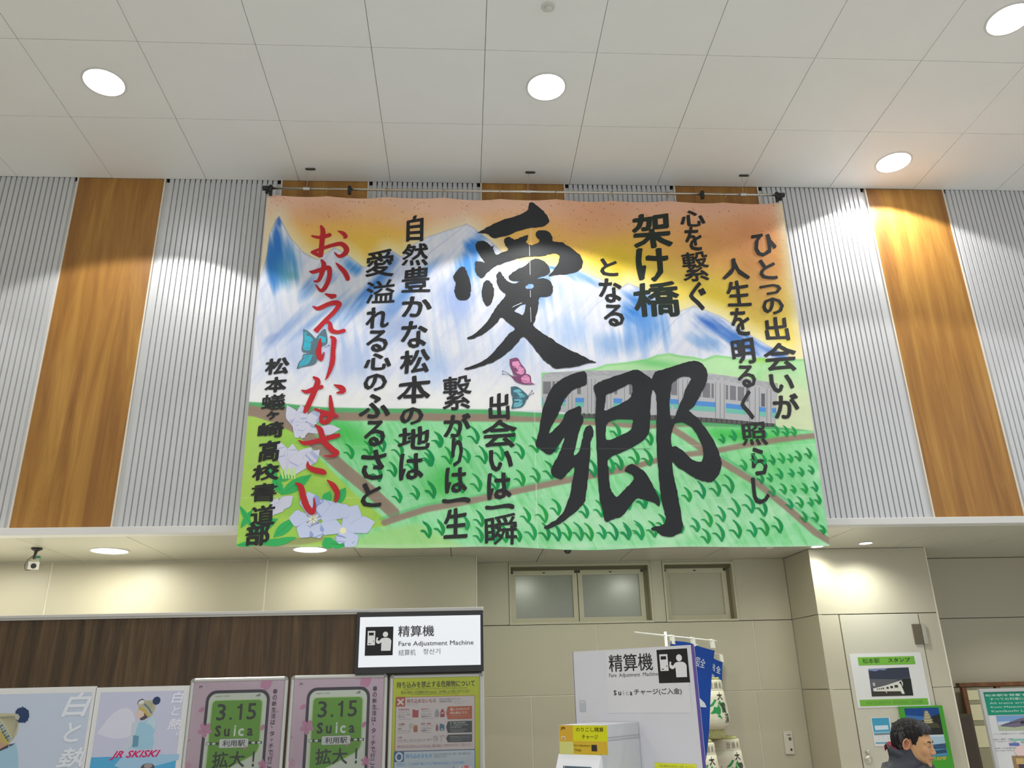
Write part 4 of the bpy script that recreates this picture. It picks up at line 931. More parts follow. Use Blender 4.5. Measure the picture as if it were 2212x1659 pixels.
# --- snap-frame posters
m_snap = mat('snap_frame_silver', (196, 196, 192), .33, metal=.6)
m_snapc = mat('snap_frame_corner', (150, 150, 146), .5, metal=.4)
def snapframe(px0, px1, pyt, y, label, group=None, nm='framed_poster', bh=1.14, frw=.028, yaw=None):
    l = atY(px0, pyt + 30, y).x; r = atY(px1, pyt + 30, y).x; t = atY((px0 + px1) / 2, pyt, y).z; b = t - bh
    e = empty(nm, ((l + r) / 2, y, b), label, 'poster', group)
    f = frw
    MB().box(l + f * .6, y - .008, b + f * .6, r - f * .6, y, t - f * .6).build('backing_sheet', m_paper, e)
    for x0, z0, x1, z1, nm2 in ((l, b + f, l + f, t - f, 'frame_rail'), (r - f, b + f, r, t - f, 'frame_rail'), (l + f, t - f, r - f, t, 'frame_rail'), (l + f, b, r - f, b + f, 'frame_rail')):
        vert = x1 - x0 < z1 - z0
        if vert: pts = [(x0, y, z0), (x0, y - .012, z0), (x0 + f * .35, y - .019, z0), (x1 - f * .3, y - .017, z0), (x1, y - .010, z0), (x1, y, z0)]; off = (0, 0, z1 - z0)
        else: pts = [(x0, y, z0), (x0, y - .012, z0), (x0, y - .019, z0 + f * .35), (x0, y - .017, z1 - f * .3), (x0, y - .010, z1), (x0, y, z1)]; off = (x1 - x0, 0, 0)
        MB().prism(pts, off).build(nm2, m_snap, e)
    for cx, cz, a0 in ((l, b, 180), (r, b, 270), (r, t, 0), (l, t, 90)):
        sx = 1 if cx == l else -1; sz = 1 if cz == b else -1
        c = (cx + sx * f, cz + sz * f)
        pts = [(c[0], y, c[1])] + [(c[0] + f * math.cos(math.radians(a0 + k * 15)), y, c[1] + f * math.sin(math.radians(a0 + k * 15))) for k in range(7)]
        MB().prism(pts, (0, -.019, 0)).build('corner_cap', m_snapc, e)
    return e, (l + f, b + f, r - f, t - f)
def blossom(p, cx, cy, R_, rot=0, rgb=(214, 160, 186), core=True):
    for k in range(5):
        a = math.radians(rot + 72 * k)
        p.add([(cx + R_ * (.55 * math.cos(a)) + R_ * (.42 * math.cos(u) * math.cos(a) - .30 * math.sin(u) * math.sin(a)), cy + R_ * .55 * math.sin(a) + R_ * (.42 * math.cos(u) * math.sin(a) + .30 * math.sin(u) * math.cos(a))) for u in [i * math.pi / 7 for i in range(14)]], [tuple(range(14))], rgb)
    if core: p.add([(cx + R_ * .12 * math.cos(u), cy + R_ * .12 * math.sin(u)) for u in [i * math.pi / 4 for i in range(8)]], [tuple(range(8))], (232, 190, 200))
def suica(px0, px1, pyt, label, glare=0):
    e, (l, b, r, t) = snapframe(px0, px1, pyt, YQ, label, None, 'framed_poster')
    y = YQ - .0085; W = r - l
    p = Print(Vector((l, y, t)), (1, 0, 0), (0, 0, 1))
    # local units: u in 0..1 across, v down from the top in poster widths
    X = lambda u: u * W
    Zz = lambda v: -v * W
    R2 = lambda u0, v0, u1, v1, c, rr=0: p.rectst(X(u0), Zz(v1), X(u1), Zz(v0), c, rr * W)
    tx = lambda s_, u0, v0, u1, v1, c, bold=0: p.textst(s_, X(u0), Zz(v1), X(u1), Zz(v0), c, bold)
    R2(0, 0, 1, 1.48, (216, 192, 206))
    DK = (66, 56, 66)
    R2(.125, .09, .86, 1.6, DK, .11) if False else None
    def clipR(u0, v0, u1, c, rr):   # rounded at the top, open at the bottom of the sheet
        pts = [(X(u0), Zz(1.48)), (X(u1), Zz(1.48))]
        for k in range(7):
            a = math.radians(15 * k); pts.append((X(u1 - rr + rr * math.cos(a)), Zz(v0 + rr - rr * math.sin(a))))
        for k in range(7):
            a = math.radians(90 + 15 * k); pts.append((X(u0 + rr + rr * math.cos(a)), Zz(v0 + rr - rr * math.sin(a))))
        p.add(pts, [tuple(range(len(pts)))], c)
    clipR(.145, .092, .85, DK, .11); clipR(.178, .125, .818, (224, 232, 218), .085)
    GN = (112, 172, 46)
    pts = []
    for k in range(7):
        a = math.radians(15 * k); pts.append((X(.735 + .045 * math.cos(a)), Zz(.238 - .045 * math.sin(a))))
    for k in range(7):
        a = math.radians(90 + 15 * k); pts.append((X(.255 + .045 * math.cos(a)), Zz(.238 - .045 * math.sin(a))))
    for q in ((.21, .95), (.216, .975), (.235, .985), (.27, .98), (.5, .88), (.72, .775), (.76, .74), (.78, .69)): pts.append((X(q[0]), Zz(q[1])))
    p.polyst(pts, (196, 220, 160))
    p.polyst([((x_ - X(.495)) * .955 + X(.495), (z_ - Zz(.5)) * .972 + Zz(.5)) for x_, z_ in pts], GN)
    # rail line, plate
    R2(.195, .628, .80, .656, (44, 60, 36))
    for u in (.20, .262): R2(u, .632, u + .035, .652, (232, 240, 226))
    for u in (.69, .752): R2(u, .632, u + .035, .652, (232, 240, 226))
    R2(.335, .594, .655, .69, (72, 80, 66), .012); R2(.338, .597, .652, .687, (226, 230, 224), .012)
    D2_ = (44, 52, 36)
    tx('利用駅', .375, .61, .618, .675, (60, 60, 66), .02)
    tx('3', .278, .235, .378, .408, D2_, .018); tx('.', .422, .375, .45, .405, D2_, .05); R2(.530, .238, .556, .404, D2_); p.polyst([(X(a_), Zz(b_)) for a_, b_ in ((.535, .238), (.535, .285), (.497, .285), (.497, .268), (.52, .262))], D2_); tx('5', .61, .235, .712, .405, D2_, .018)
    for ch, u0, u1, v0, c in (('S', .278, .345, .457, D2_), ('u', .378, .44, .492, D2_), ('i', .485, .505, .457, (232, 240, 228)), ('c', .532, .595, .492, (232, 240, 228)), ('a', .63, .694, .492, D2_)):
        tx(ch, u0, v0, u1, .572, c, .05)
    tx('拡大', .28, .722, .63, .885, (50, 62, 42), .022); tx('！', .71, .73, .735, .885, (50, 56, 46), .03)
    tx('nagano 2025', .245, .146, .405, .165, (140, 146, 138)); 
    for k in range(4): R2(.69 + k * .013, .165 - .008 * (k + 1), .699 + k * .013, .165, (110, 112, 106))
    tx('JR', .052, .038, .098, .066, (96, 84, 96), .02)
    v = .092
    for ch in '春の新生活は、タッチで行こう':
        hgt = .052
        small = ch in '、ッ'
        if small: tx(ch, .888, v + (.0 if ch == '、' else .012), .905 if ch == '、' else .918, v + (.024 if ch == '、' else .045), (62, 50, 66), .01)
        else: tx(ch, .878, v, .928, v + hgt, (62, 50, 66), .018)
        v += .052 if ch == '、' else (.064)
    # petals
    PK = (212, 150, 182)
    p.polyst([(X(u), Zz(v_)) for u, v_ in ((.745, 0), (.86, 0), (.85, .05), (.825, .09), (.79, .105), (.765, .075), (.735, .075), (.738, .03))], PK)
    blossom(p, X(.17), Zz(.50), W * .082, 55, PK); blossom(p, X(.825), Zz(.86), W * .052, 20, PK); blossom(p, X(.02), Zz(.86), W * .05, 20, (222, 176, 198))
    for cu, cv, ru, rot in ((.11, .29, .034, 30), (.795, .49, .033, 60), (.625, .69, .018, 40), (.01, .60, .014, 0), (.925, .77, .016, 30), (.945, .33, .012, 0)):
        a0 = math.radians(rot)
        p.add([(X(cu + ru * (math.cos(u) * math.cos(a0) - .6 * math.sin(u) * math.sin(a0))), Zz(cv - ru * (math.cos(u) * math.sin(a0) + .6 * math.sin(u) * math.cos(a0)))) for u in [i * math.pi / 7 for i in range(14)]], [tuple(range(14))], PK)
    # ticket-gate outline under the heading (the figure beside it is left out)
    R2(.545, .935, .79, 1.3, (150, 152, 150), .02); R2(.55, .941, .785, 1.3, (226, 230, 226), .02)
    R2(.555, .985, .59, 1.3, (150, 186, 130)); R2(.745, .985, .78, 1.3, (150, 186, 130))
    p.build('poster_print', e, attr_mat('glossy_print', .3, .4))
    MB().box(l, YQ - .0135, b, r, YQ - .0125, t).build('cover_film', film(), e)
def film():
    if 'cover_film' in MATS: return MATS['cover_film']
    m = bpy.data.materials.new('cover_film'); m.use_nodes = True; nt = m.node_tree; nt.nodes.clear()
    o = nt.nodes.new('ShaderNodeOutputMaterial'); tr = nt.nodes.new('ShaderNodeBsdfTransparent'); g = nt.nodes.new('ShaderNodeBsdfGlossy'); g.inputs['Roughness'].default_value = .12
    fr = nt.nodes.new('ShaderNodeFresnel'); fr.inputs['IOR'].default_value = 1.35; mx = nt.nodes.new('ShaderNodeMixShader')
    nt.links.new(fr.outputs[0], mx.inputs[0]); nt.links.new(tr.outputs[0], mx.inputs[1]); nt.links.new(g.outputs[0], mx.inputs[2]); nt.links.new(mx.outputs[0], o.inputs[0])
    MATS['cover_film'] = m; return m
suica(411, 622, 1463, 'pink framed poster announcing 3.15 on green, the left one of two alike', 0)
suica(628, 837, 1457, 'pink framed poster announcing 3.15 on green, next to the yellow notice')
# --- yellow notice
e, (l, b, r, t) = snapframe(842, 1043, 1455, YQ, 'yellow framed notice about dangerous goods, under the backlit sign', None, 'framed_notice')
p = planeprint(YQ - .0085)
YE = (206, 216, 30)
p.rectst(l, b, r, t, YE)
Y_ = lambda pts: [(830 + x * 220 / 1746, 1450 + y * 220 / 1746) for x, y in pts]
def yt(s_, x0, y0, x1, y1, c, bold=0.0):
    (a, c0), (d, e1) = Y_([(x0, y0), (x1, y1)]); p.text(s_, a, c0, d, e1, c, bold)
def yr_(x0, y0, x1, y1, c, rr=0):
    (a, c0), (d, e1) = Y_([(x0, y0), (x1, y1)]); p.rect(a, c0, d, e1, c, rr)
yt('持ち込みを禁止する危険物について', 212, 165, 1552, 275, (52, 58, 22), .02)
yt('Hazardous items that are forbidden to be brought with you', 330, 275, 1420, 320, (120, 128, 30)); yt('駅及び車内への危険物の持ち込みは、法令等により禁止されています', 290, 325, 1465, 382, (92, 100, 34), .01)
p.line(Y_([(460, 400), (1280, 388)]), 1.1, (150, 160, 30))
RD = (186, 96, 70)
yr_(185, 428, 1558, 1362, RD, .012); yr_(195, 436, 1550, 1352, (224, 214, 212), .010)
yr_(197, 440, 360, 606, RD, .006); p.line(Y_([(228, 480), (330, 575)]), 3.6, (240, 226, 220)); p.line(Y_([(330, 478), (228, 577)]), 3.6, (240, 226, 220))
yt('持ち込めないもの', 385, 468, 890, 548, (170, 96, 110), .02)
yt('持ち込みが禁止されている', 945, 462, 1300, 492, (110, 104, 112), .01); yt('危険物の代表例', 945, 502, 1160, 534, (100, 96, 108), .01)
GY = (110, 108, 112)
for x0, x1, y in ((1190, 1440, 520), (1195, 1360, 548), (385, 575, 578), (245, 420, 702), (640, 800, 692), (240, 480, 826), (635, 870, 812), (245, 340, 948), (640, 840, 936), (240, 440, 1060), (635, 810, 1052), (235, 660, 1214), (230, 980, 1312)):
    p.line(Y_([(x0, y), (x1, y - (x1 - x0) * .02)]), .7, (178, 170, 176))
yt('可燃性液体', 245, 642, 430, 674, (190, 116, 128), .02); yt('高圧ガス', 638, 634, 775, 668, (190, 116, 128), .02)
yt('ガソリン、灯油、', 245, 728, 450, 758, GY); yt('軽油 など', 245, 766, 360, 798, GY)
yt('プロパンガス、', 638, 718, 815, 750, GY); yt('酸素缶類 など', 638, 760, 810, 790, GY)
yt('火薬類', 245, 892, 352, 926, (190, 116, 128), .02); yt('毒物・劇物', 630, 882, 803, 916, (190, 116, 128), .02)
yt('弾薬、', 240, 970, 305, 1000, GY); yt('ダイナマイト など', 240, 1010, 458, 1040, GY); yt('クロロホルム、', 635, 960, 815, 990, GY); yt('硫酸類 など', 635, 1002, 775, 1032, GY)
yt('刃物', 237, 1120, 305, 1152, (190, 116, 128), .02); yt('ナイフ、包丁、ハサミ、のこぎり、なた、鎌 など', 232, 1160, 830, 1196, GY)
yt('無料の手回り品でお持ち込みいただけるものは、重量や容量などに制限がありますので、ご注意ください。', 228, 1250, 1500, 1298, (196, 140, 144))
yr_(485, 655, 586, 792, (188, 78, 84), .003); yr_(530, 645, 575, 668, (236, 226, 226), .002)
for x0, c in ((868, (168, 170, 168)), (962, (180, 66, 84))):
    yr_(x0, 690, x0 + 74, 786, c, .004); yr_(x0 + 18, 648, x0 + 56, 670, c); p.poly(Y_([(x0, 700), (x0 + 22, 668), (x0 + 52, 668), (x0 + 74, 700)]), c)
yr_(976, 708, 1024, 724, (236, 226, 228))
for k in range(4): yr_(430 + k * 15, 890, 437 + k * 15, 985, (176, 186, 160))
yr_(502, 930, 570, 1042, (178, 112, 84), .004); yr_(502, 924, 570, 948, (204, 150, 70), .002)
yr_(884, 935, 926, 1020, (150, 96, 100), .004); yr_(894, 905, 912, 935, (140, 90, 96)); yr_(950, 915, 1032, 1016, (84, 120, 150), .004); yr_(958, 898, 990, 918, (84, 120, 150)); yr_(972, 985, 1010, 1002, (226, 228, 234))
for q in ([(845, 1110), (872, 1205)], [(870, 1100), (910, 1205)], [(900, 1105), (920, 1180)], [(950, 1095), (985, 1150), (975, 1215)], [(985, 1110), (1020, 1100), (1040, 1130)]): p.line(Y_(q), .9, (136, 130, 136))
def arrow(y0, y1, c):
    p.poly(Y_([(1090, y0 + 4), (1505, y0 - 8), (1505, y1 - 10), (1090, y1), (1060, (y0 + y1) / 2)]), c)
arrow(602, 824, (196, 104, 66)); arrow(856, 1056, (70, 74, 74)); arrow(1085, 1218, (72, 76, 76))
yt('量にかかわらず', 1130, 625, 1462, 672, (236, 220, 208), .02); yt('持込禁止です。', 1130, 686, 1440, 734, (236, 220, 208), .02); yt('Prohibited regardless of amount', 1132, 752, 1475, 774, (220, 180, 160)); yt('or quantity', 1132, 788, 1245, 806, (220, 180, 160))
yt('量・濃度や梱包状態に', 1130, 868, 1405, 896, (214, 216, 214), .01); yt('よっては持ち込みできる', 1130, 905, 1436, 934, (214, 216, 214), .01); yt('ものがあります。', 1130, 944, 1330, 972, (214, 216, 214), .01)
for k in range(3): p.line(Y_([(1132, 996 + k * 20), (1425 - k * 30, 990 + k * 20)]), .7, (168, 170, 168))
yt('梱包等の状態により持ち込みできます', 1130, 1104, 1480, 1130, (190, 192, 190)); yt('そのままでは持ち込みできません', 1130, 1132, 1480, 1156, (190, 192, 190))
for k in range(2): p.line(Y_([(1132, 1174 + k * 18), (1480 - k * 150, 1170 + k * 18)]), .7, (150, 152, 150))
BL = (70, 124, 170)
yr_(165, 1356, 1560, 1720, BL, .012); yr_(175, 1366, 1550, 1720, (208, 218, 226), .010)
yr_(176, 1372, 340, 1556, BL, .006)
cx, cy = Y_([(255, 1470)])[0]; p.ell(cx, cy, 8.6, 9.6, (226, 230, 234)); p.ell(cx, cy, 5.0, 6.0, BL)
yt('持ち込めるもの', 365, 1410, 820, 1492, (80, 124, 166), .02); yt('持ち込みは可能ですが、量や、量に制限がある', 850, 1398, 1482, 1432, (110, 116, 126)); yt('危険物の代表例', 850, 1446, 1072, 1478, (104, 112, 124))
yt('日用品として小売店等で購入できる可燃性液体や高圧ガスを含む製品', 222, 1555, 1368, 1606, (96, 134, 170), .01)
for q in ([(1090, 1470), (1490, 1455)], [(1090, 1495), (1300, 1488)], [(365, 1524), (525, 1520)], [(225, 1630), (900, 1616)]): p.line(Y_(q), .7, (160, 172, 182))
yr_(1374, 1612, 1440, 1700, (188, 84, 92), .003); yr_(1470, 1620, 1500, 1700, (170, 172, 176), .003); p.poly(Y_([(1178, 1680), (1190, 1605), (1205, 1680)]), (120, 120, 124)); yr_(1290, 1620, 1302, 1690, (206, 208, 210)); yr_(1332, 1630, 1352, 1700, (160, 120, 124))
p.build('notice_print', e, attr_mat('glossy_print', .3, .4))
MB().box(l, YQ - .0135, b, r, YQ - .0125, t).build('cover_film', film(), e)
# --- ski posters (unframed sheets)
def sheet(px0, px1, pyt, label, hgt, name='ski_poster', y=YQ, px0b=None):
    l = atY(px0, pyt, y).x; r = atY(px1, pyt, y).x; t = atY((px0 + px1) / 2, pyt, y).z
    e = empty(name, ((l + r) / 2, y, t - hgt), label, 'poster')
    MB().box(l, y - .006, t - hgt, r, y - .0005, t, .001).build('poster_sheet', m_paper, e)
    return e, l, t - hgt, r, t
e, l, b, r, t = sheet(-196, 210, 1487, 'large blue-grey ski poster cut off at the left edge, with a knitted hat', 1.35)
p = planeprint(YQ - .0065)
SKY = (184, 194, 212)
pl, pb_, prr, ptt = pbox(-184, 1498, 202, 1760, YQ); prr = atY(203, 1500, YQ).x - .012
p.rectst(pl, b + .04, prr, atY(100, 1498, YQ).z, SKY)
Q3 = lambda pts: [(x * 220 / 1931, 1470 + y * 220 / 1931) for x, y in pts]
# jacket, hat, pompom
p.poly(Q3([(-900, 1700), (-500, 1350), (0, 1340), (160, 1270), (300, 1200), (330, 1300), (350, 1500), (345, 1900), (-900, 1900)]), (150, 184, 204))
p.poly(Q3([(-200, 1420), (0, 1340), (165, 1270), (150, 1215), (0, 1240), (-200, 1300)]), (70, 72, 84)); p.poly(Q3([(150, 1215), (230, 1200), (300, 1185), (240, 1230), (180, 1258)]), (86, 88, 104))
p.poly(Q3([(-350, 1100), (-60, 1000), (60, 1080), (150, 1215), (0, 1300), (-200, 1330)]), (178, 142, 122))
p.poly(Q3([(-330, 700), (-200, 640), (0, 620), (180, 622), (300, 625), (350, 680), (360, 760), (352, 900), (320, 1020), (240, 1130), (160, 1215), (60, 1150), (-60, 1090), (-330, 1100)]), (178, 174, 146))
p.brush([(x, y, w) for (x, y), w in zip(Q3([(-60, 1010), (60, 1090), (155, 1200)]), (16, 16, 12))], (176, 160, 96), 0, 4, False)
for k in range(13):
    a = k / 12; x1 = -60 + a * 300; y1 = 700 + a * a * 420
    p.line(Q3([(345 - 20 * a, 670 + 14 * k), (x1, y1)]), .9, (128, 124, 104))
for k, (x, y) in enumerate([(-40, 740), (0, 800), (40, 850), (75, 900), (100, 955), (130, 1005), (160, 1055), (190, 1100)]):
    (a, c0), (d, e1) = Q3([(x - 32, y - 22), (x + 26, y + 26)]); p.poly([(a, c0 + 3), ((a + d) / 2 + 1, c0), (d, e1 - 3), ((a + d) / 2 - 1, e1)], (110, 164, 190) if k % 2 else (70, 96, 136))
    p.poly(Q3([(x - 60, y + 10), (x - 35, y + 5), (x - 22, y + 45), (x - 48, y + 50)]), (60, 110, 130) if k % 2 else (44, 62, 104))
rr_ = random.Random(3)
cx, cy = 425, 655
pts = [(cx + (135 + rr_.uniform(-14, 14)) * math.cos(a), cy + (150 + rr_.uniform(-14, 14)) * math.sin(a)) for a in [2 * math.pi * k / 44 for k in range(44)]]
p.poly(Q3(pts), (44, 62, 98))
p.poly(Q3([(280, 625), (350, 640), (380, 690), (345, 760), (290, 720)]), (170, 172, 158))
WHT = (214, 218, 226)
p.text('白', 136, 1496, 198, 1548, WHT, bold=.03, shear=.32); p.text('と', 139, 1560, 175, 1603, WHT, bold=.03, shear=.25); p.text('熱', 118, 1615, 182, 1672, WHT, bold=.02, shear=.3)
p.build('poster_print', e)
e, l, b, r, t = sheet(209, 411, 1483, 'ski poster of a person in knitted hat and pale blue jacket, left of pink posters', 1.05)
p = planeprint(YQ - .0065)
x0_, z1_ = atY(219, 1494, YQ).x, atY(300, 1494, YQ).z; x1_ = atY(398, 1494, YQ).x
p.rectst(x0_, b + .03, x1_, z1_, (188, 190, 212))
Q4 = lambda pts: [(x * 420 / 2212, 1440 + y * 420 / 2212) for x, y in pts]
p.poly(Q4([(1100, 760), (1300, 520), (1480, 480), (1540, 640), (1500, 780), (1300, 820)]), (204, 204, 220), 3)
zs_ = atY(300, 1633, YQ).z
p.rectst(x0_, b + .03, x1_, zs_, (80, 160, 204)); p.poly(Q4([(1400, 1012), (1700, 1000), (2040, 995), (2030, 1060), (1500, 1200), (1300, 1130)]), (150, 186, 214))
p.poly(Q4([(1380, 950), (1440, 880), (1490, 760), (1510, 640), (1540, 640), (1650, 620), (1740, 560), (1775, 620), (1770, 720), (1740, 780), (1755, 870), (1725, 940), (1560, 945), (1500, 920), (1440, 955)]), (148, 188, 208))
p.poly(Q4([(1500, 640), (1580, 620), (1540, 760), (1500, 900), (1440, 955), (1370, 955), (1440, 870), (1490, 760)]), (186, 196, 208))
p.poly(Q4([(1515, 780), (1580, 790), (1570, 910), (1505, 918)]), (100, 142, 164)); p.poly(Q4([(1650, 640), (1740, 560), (1775, 620), (1765, 720), (1735, 690), (1700, 655)]), (176, 200, 212))
p.poly(Q4([(1555, 500), (1580, 460), (1640, 480), (1700, 560), (1640, 600), (1590, 590), (1550, 585), (1545, 540)]), (204, 186, 176)); p.poly(Q4([(1590, 590), (1640, 560), (1640, 490), (1700, 540), (1690, 575), (1640, 605), (1600, 612)]), (84, 76, 82))
p.poly(Q4([(1575, 440), (1590, 410), (1660, 385), (1740, 380), (1770, 410), (1765, 480), (1735, 550), (1700, 575), (1640, 520), (1575, 485)]), (172, 168, 142))
p.brush([(x, y, 5) for x, y in Q4([(1590, 475), (1640, 500), (1690, 565)])], (188, 160, 84), 0, 4, False); p.brush([(x, y, 3.2) for x, y in Q4([(1640, 425), (1690, 470), (1725, 530)])], (90, 116, 130), 0, 4, False)
for k in range(6): p.line(Q4([(1760 - k * 6, 400 + k * 8), (1640 + k * 14, 415 + k * 16)]), .6, (140, 136, 116))
x, y = Q4([(1782, 388)])[0]; p.ell(x, y, 8.4, 8.4, (48, 62, 98)); p.brush([(x, y, w) for (x, y), w in zip(Q4([(1570, 430), (1580, 395), (1625, 375), (1650, 400)]), (2, 3, 3, 1.5))], (76, 70, 74), 0, 4, False); x, y = Q4([(1610, 405)])[0]; p.ell(x, y, 7, 4.2, (206, 206, 206), 20)
p.text('JR SKISKI', 238, 1621, 346, 1641, (196, 34, 96), bold=.03, shear=.10)
for ch, a in (('白', (371, 1494, 397, 1519)), ('と', (371, 1525, 389, 1545)), ('熱', (362, 1552, 392, 1576)), ('。', (381, 1580, 389, 1588))): p.text(ch, *a, (222, 224, 234), bold=.02, shear=.22)
x, y = Q4([(1680, 1150)])[0]; p.ell(x, y, 15, 9, (84, 78, 84)); p.ell(x + 1, y - 4, 9, 5, (150, 140, 140))
p.build('poster_print', e)

# ================================================================== small things above
def mk(name, o, m, parent=None, sm=False): return o.build(name, m, parent, sm)
# bullet camera under the soffit, far left
cp = atZ(80, 1184, ZS)
cp = Vector((cp.x, cp.y, ZS))
cc = empty('security_camera', cp, 'pale security camera on a black ceiling bracket, under the soffit at far left', 'camera')
MB().lathe([(.045, 0), (.045, -.012), (.022, -.026)], cp, 24).build('mount_plate', m_black, cc)
MB().tube([cp + Vector((0, 0, -.02)), cp + Vector((-.006, 0, -.055)), cp + Vector((-.008, -.004, -.10))], [.014, .012, .011], 12).build('bracket_arm', m_black, cc)
ca = cp + Vector((-.01, .02, -.115)); dr = Vector((.35, -.72, -.45)).normalized(); sd_ = dr.cross(Vector((0, 0, 1))).normalized(); uu = sd_.cross(dr)
def obox(mb, c, d0, d1, w, h):
    P_ = []
    for dd in (d0, d1):
        P_.append([c + dr * dd + sd_ * (sx * w) + uu * (sz * h) for sx, sz in ((-1, -1), (1, -1), (1, 1), (-1, 1))])
    mb.loft(P_); return mb
obox(MB(), ca, -.06, .09, .034, .03).build('camera_housing', mat('camera_cream', (206, 204, 186), .45), cc)
obox(MB(), ca, .088, .10, .042, .034).build('front_bezel', mat('camera_white', (226, 226, 222), .4), cc)
MB().tube([ca + dr * .098, ca + dr * .108], .022, 20).build('camera_lens', m_black, cc)
obox(MB(), ca + uu * .008 - sd_ * .02, -.05, -.01, .02, .026).build('green_tape', mat('tape_green', (40, 160, 120), .5), cc)
MB().tube([cp + Vector((-.01, 0, -.06)), cp + Vector((-.06, .0, -.10)), cp + Vector((-.08, .0, -.15)), cp + Vector((-.07, .01, -.19)), cp + Vector((-.03, .015, -.19))], .003, 6).build('camera_cable', m_black, cc, True)
# dome camera
dp = atZ(1226, 1185, ZS)
dm = empty('dome_camera', (dp.x, dp.y, ZS), 'dark glass dome camera under the soffit below the middle of the banner', 'camera')
link('mount_ring', MB().lathe([(.046, 0), (.046, -.012), (.040, -.016)], seg=28).mesh('mount_ring', mat('camera_white', (226, 226, 222), .4)), dm, False)
link('dome', MB().lathe([(.038 * math.cos(a), -.014 - .038 * math.sin(a)) for a in [k * .25 for k in range(6)]] + [(.002, -.052)], seg=28).mesh('dome', mat('dome_dark', (48, 46, 38), .15, spec=.8), True), dm, False)
for px, lb in ((1322, 'small round white fitting on the soffit, just right of the dome camera'), (1661, 'small round white fitting on the soffit near the lower right end of the banner')):
    dp = atZ(px, 1181, ZS); o = MB().lathe([(.04, ZS), (.038, ZS - .012), (.026, ZS - .02)], (dp.x, dp.y, 0), 24).build('ceiling_fitting', mat('detector_white', (212, 211, 204), .5)); tag(o, lb, 'fitting')
# ================================================================== notice board and fare machine (centre right)
PLb = atY(1238, 1408, 5.62); PRb = atY(1492, 1393, 5.02); zt = (PLb.z + PRb.z) / 2
PLb.z = PRb.z = zt
bd = (PRb - PLb).normalized(); bn = Vector((bd.y, -bd.x, 0)); bn = bn if bn.y < 0 else -bn     # towards the camera
m_board = mat('board_white', (214, 214, 222), .4, spec=.4, var=.01, vscale=2)
m_purple = mat('board_edge_purple', (92, 72, 150), .5)
bo = empty('sign_board', ((PLb.x + PRb.x) / 2, (PLb.y + PRb.y) / 2, 0), 'tall white free-standing board with black pictogram and purple side edge, behind the fare machine', 'board')
g0 = Vector((PLb.x, PLb.y, 0)); g1 = Vector((PRb.x, PRb.y, 0))
MB().prism([g0, g1, g1 - bn * .045, g0 - bn * .045], (0, 0, zt)).build('board_panel', m_board, bo)
MB().prism([g1 + bd * .001, g1 + bd * .004, g1 + bd * .004 - bn * .034, g1 + bd * .001 - bn * .034], (0, 0, zt)).build('edge_strip', m_purple, bo)
MB().prism([g0 - bd * .004, g0 - bd * .001, g0 - bd * .001 - bn * .045, g0 - bd * .004 - bn * .045], (0, 0, zt)).build('edge_strip', m_purple, bo)
MB().prism([g0 - bd * .03 + bn * .16, g0 + bd * .05 + bn * .16, g0 + bd * .05 - bn * .25, g0 - bd * .03 - bn * .25], (0, 0, .04)).build('board_foot', m_alu, bo)
MB().prism([g1 - bd * .05 + bn * .1, g1 + bd * .03 + bn * .1, g1 + bd * .03 - bn * .25, g1 - bd * .05 - bn * .25], (0, 0, .04)).build('board_foot', m_alu, bo)
BP = Print(g0 + bn * .0005, bd, (0, 0, 1), base=.0006)
def bst(x, y): return BP.st(x, y)
BP.rect(1311, 1400, 1488, 1540, (218, 218, 222))
BP.text('精算機', 1315, 1412, 1410, 1450, (48, 48, 50), bold=.012)
BP.text('Fare  Adjustment  Machine', 1316, 1453, 1422, 1464, (84, 84, 86), bold=.01)
A = bst(1421, 1440)[0]; B = bst(1489, 1440)[0]; T_ = bst(1455, 1402)[1]; Bt = bst(1458, 1475)[1]
picto(BP, A, Bt, B - .004, T_)
xx = 1325
for ch, x0, x1, y0, c in (('S', 1326, 1332, 1491, (50, 50, 54)), ('u', 1336, 1342, 1494, (50, 50, 54)), ('i', 1346, 1348, 1491, (176, 180, 186)), ('c', 1352, 1358, 1494, (176, 180, 186)), ('a', 1361, 1366, 1494, (50, 50, 54))):
    BP.text(ch, x0, y0, x1, 1502, c, bold=.05)
BP.text('チャージ(ご入金)', 1370, 1487, 1473, 1502, (70, 70, 74), bold=.015)
BP.rect(1416, 1649, 1506, 1690, (222, 226, 60)); BP.text('下記の乗車券は改札窓口へお申し出ください', 1424, 1653, 1500, 1659, (110, 116, 30))
BP.rect(1252, 1513, 1265, 1537, (186, 190, 198)); BP.rect(1253, 1515, 1264, 1519, (200, 204, 210))
BP.build('board_print', bo)
# fare machine
m_mach = mat('machine_grey', (196, 198, 202), .42, spec=.4); m_machf = mat('machine_white', (222, 224, 230), .38)
Mb = atP(1379, 1560, g0, bn); zm = Mb.z
Mfr = atZ(1315, 1567, zm)
fr = Mb + bn * (Mfr - Mb).dot(bn); fr.z = 0; dpt = (fr - Vector((Mb.x, Mb.y, 0))).length
